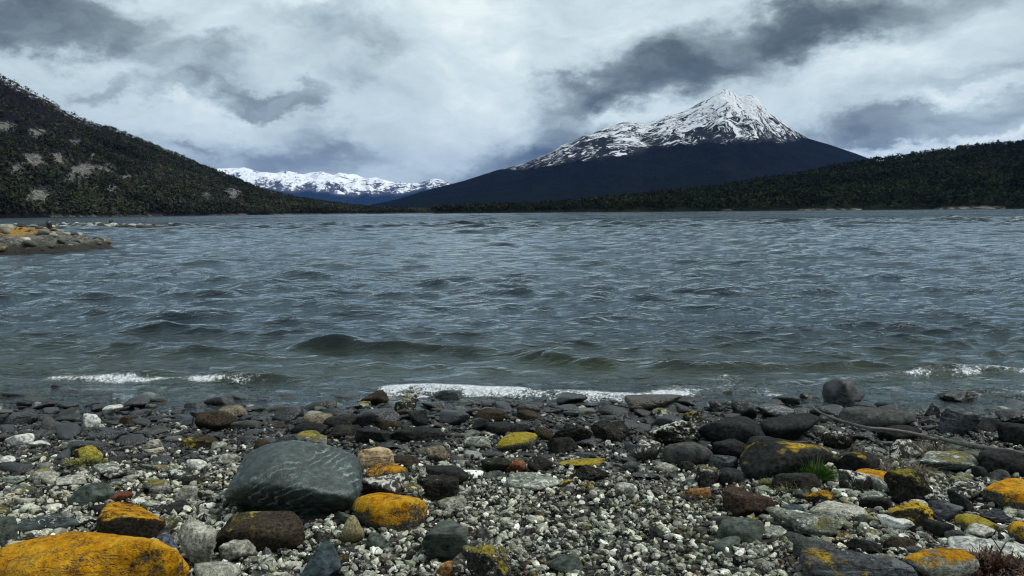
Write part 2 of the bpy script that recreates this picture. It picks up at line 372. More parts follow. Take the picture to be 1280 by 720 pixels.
def relief_mesh(name, X, Y, Z, attrs):
    me = mesh_np(name, np.stack([X, Y, Z], -1).reshape(-1, 3), grid_faces(*X.shape))
    for k, v in attrs.items(): fattr(me, k, v.ravel())
    return me
def to_px(X, Y, Z):
    d = np.stack([X - CAM[0], Y - CAM[1], Z - CAM[2]], -1); c = d @ Fw
    return 640 + FPX * (d @ Rv) / c, 360 - FPX * (d @ Uv) / c

def forest(name, X, Y, Z, keep, n, size, cols, seed, label, u_w=None, height=1.3):
    """leafy crowns joined into one mass: each crown is a handful of small leaf clumps on a rough core"""
    rng = np.random.default_rng(seed); nr, nc = X.shape
    nfac = 16
    r = rng.random(n * 3) * (nr - 1.01); c = rng.random(n * 3) * (nc - 1.01)
    if u_w is not None: r = (rng.random(n * 3) ** u_w) * (nr - 1.01) 
    i, j = r.astype(int), c.astype(int); fi, fj = r - i, c - j
    bil = lambda A: (A[i, j] * (1 - fi) + A[i + 1, j] * fi) * (1 - fj) + (A[i, j + 1] * (1 - fi) + A[i + 1, j + 1] * fi) * fj
    x, y, z = bil(X), bil(Y), bil(Z); k = bil(keep.astype(float)) > rng.random(n * 3) * .8 + .1
    k &= z > .6
    idx = np.nonzero(k)[0][:n]; x, y, z = x[idx], y[idx], z[idx]; n = len(x)
    s = size * (0.6 + 0.8 * rng.random(n)) * (1 + .25 * fbm(P2(x / 90, y / 90), 2, seed))
    # leaf clump triangles in an ellipsoid shell
    d = rng.normal(size=(n, nfac, 3)); d /= np.linalg.norm(d, axis=-1, keepdims=True); d[..., 2] = np.abs(d[..., 2]) * 1.0 - .15
    rad = (0.55 + 0.5 * rng.random((n, nfac, 1)))
    cen = d * rad * np.array([1, 1, height]); 
    tri = rng.normal(size=(n, nfac, 3, 3)) * 0.33
    V = (cen[:, :, None, :] + tri) * s[:, None, None, None] * 0.5
    V[..., 2] += (s * .45)[:, None, None]
    V += np.stack([x, y, z], -1)[:, None, None, :]
    nt = n * nfac; F = np.arange(nt * 3).reshape(-1, 3)
    me = mesh_np(name, V.reshape(-1, 3), F, smooth=False)
    cc = np.array(cols)[rng.integers(0, len(cols), n)] * (.85 + .3 * rng.random((n, 1)))
    big = fbm(P2(x / 60, y / 60), 3, seed + 5)[:, None]; cc = cc * (1 + .8 * big)
    cattr(me, 'Col', np.repeat(cc, nfac * 3, 0).clip(.004, 1))
    o = link(name, me, FOREST); tag(o, label, 'forest', kind='stuff'); return o
FOREST, nb, p, _ = new_mat('forest foliage')
nb.set(p.inputs['Base Color'], nb.attr('Col', out='Color')); nb.set(p.inputs['Roughness'], 1.0); nb.set(p.inputs['Specular IOR Level'], 0.0)

def hill_mat(name, soil, rockc, shorec, rough=0.95, bs=.05):
    m, nb, p, _ = new_mat(name); g = nb.n.new('ShaderNodeNewGeometry'); pos = g.outputs['Position']
    c = nb.mix(nb.noise(pos, bs, 6, .65), tuple(x * .6 for x in soil), tuple(x * 1.5 for x in soil))
    rn = nb.noise(nb.mapping(pos, sc=(1, 1, .5)), bs * 4, 7, .82, 1.0)
    rc = nb.mix(nb.mapr(rn, .42, .60), tuple(x * .14 for x in rockc), rockc)
    rm = nb.mapr(nb.math('ADD', nb.attr('rock'), nb.math('MULTIPLY', nb.math('SUBTRACT', rn, .5), 2.2)), .35, .65)
    c = nb.mix(rm, c, rc)
    sn = nb.mapr(nb.math('ADD', nb.attr('snow'), nb.math('MULTIPLY', nb.math('SUBTRACT', nb.noise(pos, bs * 4, 6, .7), .5), 2.5)), .42, .56)
    c = nb.mix(sn, c, (.75, .78, .82))
    c = nb.mix(nb.attr('shore'), c, nb.mix(nb.mapr(nb.noise(pos, .12, 4, .6), .42, .58), tuple(x * .15 for x in shorec), shorec))
    nb.set(p.inputs['Base Color'], c); nb.set(p.inputs['Roughness'], rough); nb.set(p.inputs['Specular IOR Level'], 0.0)
    nb.set(p.inputs['Normal'], nb.bump(nb.noise(pos, bs * 2, 6, .7), 1.0, 6 / (bs * 20)))
    return m

# --- wooded hill on the left
SIL_L = [(-700, -40), (-400, 20), (-200, 50), (-60, 76), (0, 98), (15, 106), (40, 117), (62, 127), (80, 139), (100, 150), (140, 163), (180, 177), (220, 194), (250, 208), (280, 220),
         (300, 228), (330, 240), (370, 249), (430, 258), (480, 262.5), (560, 264), (640, 265)]
def build_left():
    ysf = lambda u: 620 + 900 * np.clip((u + .75) / .6, 0, 1) ** 1.2
    X, Y, Z, T, u, H = relief(SIL_L, ysf, lambda u: ysf(u) + 820, 3200, -1.35, -.07, 300, 120, .85, (.10, .05), (260., 55.), 2, .75, silnoise=.02)
    px, py = to_px(X, Y, Z)
    rock = np.zeros_like(X)
    for cx, cy, rx, ry in [(41, 202, 17, 13), (73, 199, 9, 8), (103, 215, 13, 11), (133, 211, 14, 7), (48, 166, 12, 6), (48, 246, 22, 12), (290, 243, 16, 9), (257, 246, 8, 6), (8, 158, 12, 6), (185, 253, 9, 4), (115, 196, 5, 4), (95, 178, 9, 4), (20, 214, 7, 6), (140, 236, 9, 6), (160, 222, 6, 4), (88, 224, 8, 8)]:
        rock += np.exp(-(((px - cx) / rx) ** 2 + ((py - cy) / ry) ** 2) ** 1.0) * 1.15
    rock = np.clip(rock + rock * 1.3 * fbm(P2(X / 34, Y / 34, Z / 24), 4, 61, .65), 0, 1.1)
    upper = sstep(9, 3, (py - np.interp(px, *np.array(SIL_L, float).T))) * sstep(200, 90, px) * (T <= 1)
    shore = sstep(2.6, 1.2, Z) * (fbm(P2(X / 60, Y / 60), 2, 77) > -.1) * sstep(-.02, -.12, u)[None]
    moor = sstep(185, 150, py + 14 * fbm(P2(X / 120, Y / 120), 3, 3)) * sstep(230, 130, px)      # bare upper slope
    me = relief_mesh('hill', X, Y, Z, {'rock': rock * .85 + upper * .14, 'snow': upper * .27, 'shore': shore * .5})
    o = link('hill', me, hill_mat('left hill', (.012, .012, .014), (.24, .235, .22), (.30, .29, .25)))
    tag(o, 'steep dark wooded hillside with pale rock outcrops on the left shore', 'hill', kind='structure')
    keep = (1 - np.clip(rock * 1.15, 0, .92)) * (1 - .72 * moor) * (T <= 1.0) * (py > -60) * (px > -250)
    forest('hillside_forest', X, Y, Z, keep, 17000, 7.0, [(.034, .042, .022), (.030, .038, .020), (.040, .046, .026), (.044, .040, .030), (.027, .033, .020), (.048, .046, .034)], 5,
           'dark mixed woodland covering the left hillside', u_w=1.25)
build_left()

# --- wooded hill on the right
SIL_R = [(560, 264), (640, 260), (700, 256), (760, 250), (800, 245.5), (860, 239), (900, 235), (960, 226), (1000, 219), (1050, 209), (1090, 203), (1130, 197), (1180, 189), (1230, 183), (1280, 178), (1400, 166), (1700, 150), (2100, 140)]
def build_right():
    X, Y, Z, T, u, H = relief(SIL_R, 1050, 1900, 2700, -.10, 1.35, 320, 100, .8, (.10, .05), (260., 60.), 8, .7, silnoise=.02)
    px, py = to_px(X, Y, Z)
    shore = sstep(2.2, 1.2, Z) * (fbm(P2(X / 50, Y / 50), 2, 78) > -.05) * sstep(.15, .22, u)[None]
    me = relief_mesh('hill', X, Y, Z, {'rock': 0 * X, 'snow': 0 * X, 'shore': shore})
    o = link('hill', me, hill_mat('right hill', (.014, .018, .010), (.2, .2, .18), (.36, .35, .32)))
    tag(o, 'long low dark forested ridge on the right shore', 'hill', kind='structure')
    forest('ridge_forest', X, Y, Z, (T <= 1.02) & (px < 1500), 13500, 8.8, [(.018, .024, .010), (.022, .027, .010), (.016, .021, .010), (.025, .026, .012), (.020, .021, .011)], 6,
           'dark evergreen forest covering the right-hand ridge')
build_right()

# --- the big mountain
SIL_M = [(380, 264), (450, 259), (500, 248), (540, 236), (580, 226), (620, 213), (655, 205), (675, 195), (690, 190), (702, 181), (715, 178), (728, 170), (740, 167), (755, 160), (765, 157), (778, 153), (790, 152),
         (805, 155), (815, 152), (827, 147), (840, 143), (850, 141), (860, 137), (870, 131), (880, 125), (888, 121), (895, 116), (902, 112.5), (908, 111), (914, 112), (918, 116), (922, 120), (930, 121), (938, 118.5), (944, 121), (950, 127), (956, 133), (962, 142), (975, 150),
         (990, 162), (998, 166), (1010, 173), (1040, 182), (1070, 192), (1088, 199), (1130, 212), (1180, 222), (1300, 240), (1500, 258)]
def build_mountain():
    X, Y, Z, T, u, H = relief(SIL_M, 3300, 6200, 8500, -.32, .95, 860, 150, 1.2, (.09, .04), (1100., 240.), 12, .55, ridged=True, silnoise=.012)
    px, py = to_px(X, Y, Z)
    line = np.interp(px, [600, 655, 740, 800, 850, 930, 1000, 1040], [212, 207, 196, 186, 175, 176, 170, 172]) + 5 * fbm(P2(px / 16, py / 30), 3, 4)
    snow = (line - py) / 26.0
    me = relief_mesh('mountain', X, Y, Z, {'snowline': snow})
    m, nb, p, _ = new_mat('mountain'); g = nb.n.new('ShaderNodeNewGeometry'); pos = g.outputs['Position']
    s = nb.attr('snowline')
    # streaks of bare rock run down the slope and along the strata
    X0, Z0 = 1735.0, 1010.0; sx, sy, sz = nb.sep(pos)[:3]
    ddx = nb.math('SUBTRACT', sx, X0); ddz = nb.math('SUBTRACT', Z0, sz); ang = nb.math('ARCTAN2', ddx, ddz)
    wob = nb.noise(pos, .0022, 4, .6); ang = nb.math('ADD', ang, nb.math('MULTIPLY', wob, .8))
    rr_ = nb.math('SQRT', nb.math('ADD', nb.math('MULTIPLY', ddx, ddx), nb.math('MULTIPLY', ddz, ddz)))
    st = nb.noise(nb.comb(nb.math('MULTIPLY', ang, 23), nb.math('MULTIPLY', rr_, .0050), nb.math('MULTIPLY', sy, .0008)), 1.0, 7, .70, .3)
    st2 = nb.noise(nb.comb(nb.math('MULTIPLY', ang, 11), nb.math('MULTIPLY', rr_, .013), nb.math('MULTIPLY', sy, .0015)), 1.0, 7, .75, .8)
    fine = nb.noise(pos, .03, 6, .75)
    xw = nb.mapr(sx, 1450, 1900)
    stm = nb.math('ADD', nb.math('MULTIPLY', st, nb.math('SUBTRACT', 1.0, xw)), nb.math('MULTIPLY', st2, xw))
    v = nb.math('ADD', nb.mapr(s, -.02, 1.8, -.20, .16), nb.math('ADD', nb.math('MULTIPLY', nb.math('SUBTRACT', stm, .5), 3.0), nb.math('MULTIPLY', nb.math('SUBTRACT', fine, .5), 1.2)))
    mask = nb.math('MULTIPLY', nb.mapr(v, -.13, .07), nb.mapr(nb.math('ADD', s, nb.math('MULTIPLY', nb.math('SUBTRACT', st, .5), 1.6)), -.05, .06))
    rk = nb.mix(nb.noise(pos, .01, 5, .7), (.012, .013, .017), (.04, .041, .046))
    low = nb.mix(nb.noise(pos, .004, 5, .6), (.004, .006, .008), (.013, .015, .015))  # lower forest colour darkened to stand for cloud shadow and self-shadowing
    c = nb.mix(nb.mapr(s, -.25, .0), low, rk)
    c = nb.mix(mask, c, (.68, .71, .75))
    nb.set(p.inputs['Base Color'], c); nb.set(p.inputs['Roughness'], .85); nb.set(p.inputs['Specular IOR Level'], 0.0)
    nb.set(p.inputs['Normal'], nb.bump(nb.math('ADD', nb.math('MULTIPLY', stm, .7), nb.noise(pos, .012, 6, .7)), .8, 45))
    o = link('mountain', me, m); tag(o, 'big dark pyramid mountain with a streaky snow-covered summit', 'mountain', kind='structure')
build_mountain()

# --- the far snowy range
SIL_F = [(150, 222), (230, 216), (270, 213), (285, 213), (297, 211.5), (310, 212.5), (325, 215), (345, 217), (352, 215.5), (362, 217), (380, 219.5), (392, 217), (402, 215), (410, 218), (417, 219.5), (425, 216), (434, 219), (445, 219), (458, 223), (470, 222), (485, 227),
         (500, 228), (520, 230), (534, 226), (543, 223.5), (552, 225), (575, 232), (640, 240), (760, 246)]
def build_far():
    X, Y, Z, T, u, H = relief(SIL_F, 18000, 25000, 29000, -.56, .12, 380, 140, .95, (.16, .12), (2100., 680.), 22, .6, ridged=True, silnoise=.10)
    px, py = to_px(X, Y, Z)
    line = np.interp(px, [250, 330, 400, 440, 500, 560], [232, 236, 240, 243, 241, 232]) + 3.5 * fbm(P2(px / 12, py / 60), 2, 4)
    me = relief_mesh('mountain_range', X, Y, Z, {'snowline': (line - py) / 18.0})
    m, nb, p, _ = new_mat('far range'); g = nb.n.new('ShaderNodeNewGeometry'); pos = g.outputs['Position']
    s = nb.attr('snowline'); nz = nb.sep(g.outputs['Normal'])[2]
    st = nb.noise(nb.mapping(pos, sc=(.0020, .0010, .0014)), 1.0, 7, .78, .6); fine = nb.noise(pos, .007, 6, .8)
    v = nb.math('ADD', nb.mapr(s, 0, .8, -.02, .14), nb.math('ADD', nb.math('MULTIPLY', nb.math('SUBTRACT', st, .5), 1.3), nb.math('MULTIPLY', nb.math('SUBTRACT', fine, .5), .8)))
    mask = nb.math('MULTIPLY', nb.mapr(v, .0, .1), nb.mapr(s, -.03, .05))
    rk = nb.mix(fine, (.03, .032, .04), (.10, .10, .11)); c = nb.mix(mask, nb.mix(nb.mapr(s, -.2, 0), (.012, .014, .018), rk), (.85, .87, .90))
    nb.set(p.inputs['Base Color'], c); nb.set(p.inputs['Roughness'], .85); nb.set(p.inputs['Specular IOR Level'], 0.0)
    nb.set(p.inputs['Normal'], nb.bump(nb.noise(pos, .003, 6, .7), .8, 120))
    o = link('mountain_range', me, m); tag(o, 'distant jagged snow-covered range with blue lower slopes', 'mountain range', kind='structure')
build_far()

# ------------------------------------------------------------------ stone shapes
def ico(sub):
    t = (1 + 5 ** .5) / 2
    V = [(-1, t, 0), (1, t, 0), (-1, -t, 0), (1, -t, 0), (0, -1, t), (0, 1, t), (0, -1, -t), (0, 1, -t), (t, 0, -1), (t, 0, 1), (-t, 0, -1), (-t, 0, 1)]
    F = [(0, 11, 5), (0, 5, 1), (0, 1, 7), (0, 7, 10), (0, 10, 11), (1, 5, 9), (5, 11, 4), (11, 10, 2), (10, 7, 6), (7, 1, 8), (3, 9, 4), (3, 4, 2), (3, 2, 6), (3, 6, 8), (3, 8, 9), (4, 9, 5), (2, 4, 11), (6, 2, 10), (8, 6, 7), (9, 8, 1)]
    V = np.array(V, float); V /= np.linalg.norm(V[0]); F = np.array(F)
    for _ in range(sub):
        E = np.sort(np.concatenate([F[:, [0, 1]], F[:, [1, 2]], F[:, [2, 0]]]), 1); U, inv = np.unique(E, axis=0, return_inverse=True); inv = inv.ravel()
        M = V[U].mean(1); M /= np.linalg.norm(M, axis=1, keepdims=True); n = len(V); k = len(F)
        a, b, c = inv[:k] + n, inv[k:2 * k] + n, inv[2 * k:] + n; V = np.vstack([V, M])
        F = np.vstack([np.stack([F[:, 0], a, c], 1), np.stack([F[:, 1], b, a], 1), np.stack([F[:, 2], c, b], 1), np.stack([a, b, c], 1)])
    return V, F
ICO = [ico(i) for i in range(6)]
STYLE = {  # planes, sharpness, spread of plane distances, low noise, high noise, depth/width, strata
    'B': (14, 7, .25, .05, .010, .75, 0), 'E': (10, 4, .15, .03, .006, .72, 0), 'C': (12, 7, .25, .04, .010, .85, 0), 'G': (16, 6, .22, .05, .012, .46, 0), 'F': (14, 12, .30, .05, .015, .8, 0),
    'L': (13, 9, .30, .05, .012, .5, 0), 'K': (9, 22, .30, .03, .012, .8, 0), 'A': (13, 16, .42, .09, .045, .8, 0), 'J': (15, 20, .55, .16, .10, .75, .03),
    'U': (12, 6, .20, .03, .01, .8, 0), 'D': (12, 6, .2, .03, .01, .6, 0), 'S': (9, 14, .35, .06, .02, .8, 0)}
def rock_shape(sub, style, seed):
    K, sharp, spr, lo, hi, dr, strata = STYLE[style]; rng = np.random.default_rng(seed)
    V, F = ICO[sub]; N = rng.normal(size=(K, 3)); N /= np.linalg.norm(N, axis=1, keepdims=True)
    N = np.vstack([N, [(0, 0, 1), (0, 0, -1)]]); dist = np.concatenate([1 - spr * rng.random(K), [.95 - spr * .5, .9]])
    c = np.maximum(V @ N.T, 0) / dist; r = (c ** sharp).sum(1) ** (-1 / sharp); r = np.minimum(r, 2.0)
    P = V * r[:, None]
    if sub >= 2:
        o = rng.random(3) * 50
        n = lo * 2 * fbm(P * 1.7 + o, 3, seed % 97)
        if sub >= 3: n = n + hi * 2 * fbm(P * 7 + o, 3 if sub > 3 else 2, seed % 89, ridged=(style == 'J'))
        if strata: n = n + strata * vnoise(P * np.array([1.5, 1.5, 9]) + o, 3)
        P = P * (1 + n)[:, None]
    elif sub == 1: P = P * (1 + .10 * (rng.random(len(P)) - .5))[:, None]
    P = P - (P.max(0) + P.min(0)) / 2; P = P / (P.max(0) - P.min(0)) * 2          # unit half extents
    return P, F

def stone_mat(base, lich=None, amt=0.0):
    key = f'stone {base} {lich or ""}{amt:g}'
    if key in bpy.data.materials: return bpy.data.materials[key]
    PAL = {  # dark, light, mottling scale, roughness, bump, pale patches, vein
        'basalt': ((.010, .0108, .0102), (.028, .030, .028), 9, .72, .6, 0, 0), 'greyspeck': ((.022, .024, .023), (.115, .12, .112), 34, .85, .5, 0, 0),
        'rough': ((.009, .009, .0085), (.050, .047, .040), 16, .85, 1.0, .10, 0), 'wet': ((.005, .006, .006), (.017, .018, .019), 12, .20, .5, 0, 0),
        'wetgreen': ((.016, .022, .020), (.05, .065, .06), 8, .22, .4, 0, 0), 'wetbrown': ((.010, .009, .007), (.055, .042, .022), 10, .25, .7, 0, 0),
        'green': ((.009, .017, .014), (.036, .056, .049), 5, .36, .45, 0, 1.0), 'greendark': ((.024, .030, .025), (.080, .096, .080), 6, .7, .35, 0, .25),
        'bluedark': ((.018, .027, .030), (.055, .075, .082), 7, .6, .4, 0, .2), 'blue': ((.05, .065, .09), (.13, .16, .2), 10, .7, .3, 0, 0),
        'slateblue': ((.018, .024, .024), (.06, .072, .072), 6, .7, .5, .35, .4), 'grey': ((.045, .045, .04), (.12, .12, .105), 18, .9, .6, 0, 0),
        'brown': ((.016, .013, .009), (.060, .048, .034), 14, .85, .6, 0, 0), 'brownpale': ((.05, .042, .03), (.26, .22, .15), 14, .85, .8, .2, 0),
        'redbrown': ((.022, .016, .012), (.075, .049, .036), 16, .85, .8, .05, 0), 'red': ((.06, .022, .012), (.20, .085, .045), 14, .85, .8, .1, 0),
        'rust': ((.10, .045, .015), (.38, .20, .08), 14, .85, .7, .2, 0), 'tan': ((.14, .12, .06), (.34, .30, .17), 20, .85, .6, 0, 0),
        'sandstone': ((.20, .10, .05), (.44, .34, .20), 10, .85, .6, .1, .5), 'pale': ((.12, .12, .095), (.52, .51, .43), 11, .9, .9, .3, 0),
        'white': ((.30, .30, .27), (.74, .74, .68), 9, .85, .8, .5, 0), 'palegreen': ((.075, .09, .075), (.26, .28, .23), 12, .9, .9, .38, .2),
        'palewhite': ((.09, .095, .09), (.46, .48, .45), 8, .85, .9, .5, .3), 'paledark': ((.016, .016, .014), (.085, .08, .07), 12, .85, 1.0, .52, 0),
        'barnacle': ((.018, .017, .014), (.06, .055, .042), 12, .8, 1.0, .58, 0), 'striped': ((.05, .05, .04), (.40, .38, .31), 7, .85, .7, .2, 1.0),
        'slate': ((.022, .025, .028), (.085, .092, .095), 10, .75, .8, .06, .8)}
    d, l, sc, rg, bp, pp, vein = PAL[base]
    m, nb, p, _ = new_mat(key)
    t = nb.n.new('ShaderNodeTexCoord'); oi = nb.n.new('ShaderNodeObjectInfo'); g = nb.n.new('ShaderNodeNewGeometry')
    pos = nb.vmath('ADD', t.outputs['Object'], nb.vmath('SCALE', (7.3, 5.1, 9.7), scale=nb.math('MULTIPLY', oi.outputs['Random'], 9.0)))
    n1 = nb.noise(pos, sc * .55, 6, .62, .4); n2 = nb.noise(pos, sc * 4.5, 5, .7); nz = nb.sep(g.outputs['Normal'])[2]
    c = nb.mix(nb.mapr(n1, .3, .7), d, l)
    sp = nb.mapr(n2, .36, .66, .30, 1.65); c = nb.mix(1.0, c, nb.comb(sp, sp, sp), 'MULTIPLY')
    hgt = nb.math('ADD', n2, nb.math('MULTIPLY', n1, .6))
    if vein:
        if base == 'green':
            wv = nb.n.new('ShaderNodeTexWave'); wv.wave_type = 'BANDS'; wv.bands_direction = 'Z'; nb.set(wv.inputs[0], nb.mapping(pos, rot=(.3, .5, 0), sc=(1, 1, 1.3)))
            wv.inputs['Scale'].default_value = 6.5; wv.inputs['Distortion'].default_value = 15; wv.inputs['Detail'].default_value = 5; wv.inputs['Detail Scale'].default_value = .75; wv.inputs['Detail Roughness'].default_value = .56
            vm = nb.math('MULTIPLY', nb.mapr(wv.outputs[1], .80, 1.0), nb.mapr(nb.noise(pos, 6, 6, .75), .42, .62)); vm = nb.math('MULTIPLY', vm, 1.0)
            c = nb.mix(nb.math('MULTIPLY', nb.math('MULTIPLY', vm, nb.mapr(nb.noise(pos, 3.2, 3), .42, .6)), .75), c, (.30, .38, .35))
        else:
            st = nb.noise(nb.mapping(pos, rot=(.25, .15, 0), sc=(1, 1, 9)), sc * .6, 4, .6, .6)
            c = nb.mix(nb.math('MULTIPLY', nb.mapr(st, .52, .60), .7 * vein), c, tuple(min(1, x * 2.1) for x in l)); hgt = nb.math('ADD', hgt, nb.math('MULTIPLY', st, 1.3 * vein))
    if pp:
        pn = nb.math('ADD', nb.noise(nb.vmath('ADD', pos, (3, 3, 3)), sc * 1.7, 7, .80, .8), nb.math('MULTIPLY', nz, .10))
        th = .73 - pp * .27
        c = nb.mix(nb.mapr(pn, th, th + .05), c, nb.mix(n2, (.42, .42, .35), (.78, .78, .70)))
    if lich and amt:
        lc = {'O': ((.27, .11, .006), (.68, .33, .012)), 'Y': ((.15, .13, .02), (.42, .35, .06)), 'G': ((.20, .16, .02), (.40, .30, .03)), 'P': ((.34, .22, .015), (.62, .40, .04))}[lich]
        ln = nb.noise(nb.vmath('ADD', pos, (1, 7, 2)), 7 if amt > .6 else 13, 8, .76, .4)
        up = nb.math('ADD', nb.math('MULTIPLY', nz, .36), nb.math('MULTIPLY', nb.math('SUBTRACT', ln, .5), 1.35))
        th = .42 - amt * .42
        lm = nb.mapr(nb.math('ADD', up, nb.math('MULTIPLY', nb.math('SUBTRACT', n2, .5), .55)), th - .03, th + .10)
        if amt < .4: lm = nb.math('MULTIPLY', lm, nb.mapr(nb.noise(pos, 3.5, 2, .5), .46, .54))
        lv = nb.mix(nb.mapr(nb.noise(pos, 26, 7, .78), .38, .62), lc[0], lc[1])
        lv = nb.mix(nb.math('MULTIPLY', nb.mapr(nb.noise(nb.vmath('ADD', pos, (6, 6, 1)), 8, 7, .75), .48, .66), .55), lv, (.42, .36, .12) if lich != 'O' else (.62, .44, .06))
        pits = nb.mapr(nb.noise(nb.vmath('ADD', pos, (9, 1, 4)), 55, 3, .6), .30, .37)
        crk = nb.mapr(nb.math('ABSOLUTE', nb.math('SUBTRACT', nb.noise(nb.mapping(pos, loc=(5, 2, 1), sc=(.6, 1.5, 2.2)), 5, 5, .6, .3), .5)), .004, .016)
        lm = nb.math('MULTIPLY', nb.math('MULTIPLY', lm, pits), nb.mapr(crk, 0, 1, .60, 1)); hgt = nb.math('ADD', hgt, nb.math('MULTIPLY', crk, .5))
        c = nb.mix(lm, c, lv); hgt = nb.math('ADD', nb.math('ADD', hgt, nb.math('MULTIPLY', lm, .5)), nb.math('MULTIPLY', nb.math('MULTIPLY', lm, nb.noise(pos, 75, 5, .7)), 1.6))
    nb.set(p.inputs['Base Color'], c); nb.set(p.inputs['Roughness'], rg)
    nb.set(p.inputs['Specular IOR Level'], .5 if rg < .5 else .07)
    nb.set(p.inputs['Normal'], nb.bump(hgt, min(1, .35 + bp * .65), .010 + .012 * bp))
    return m

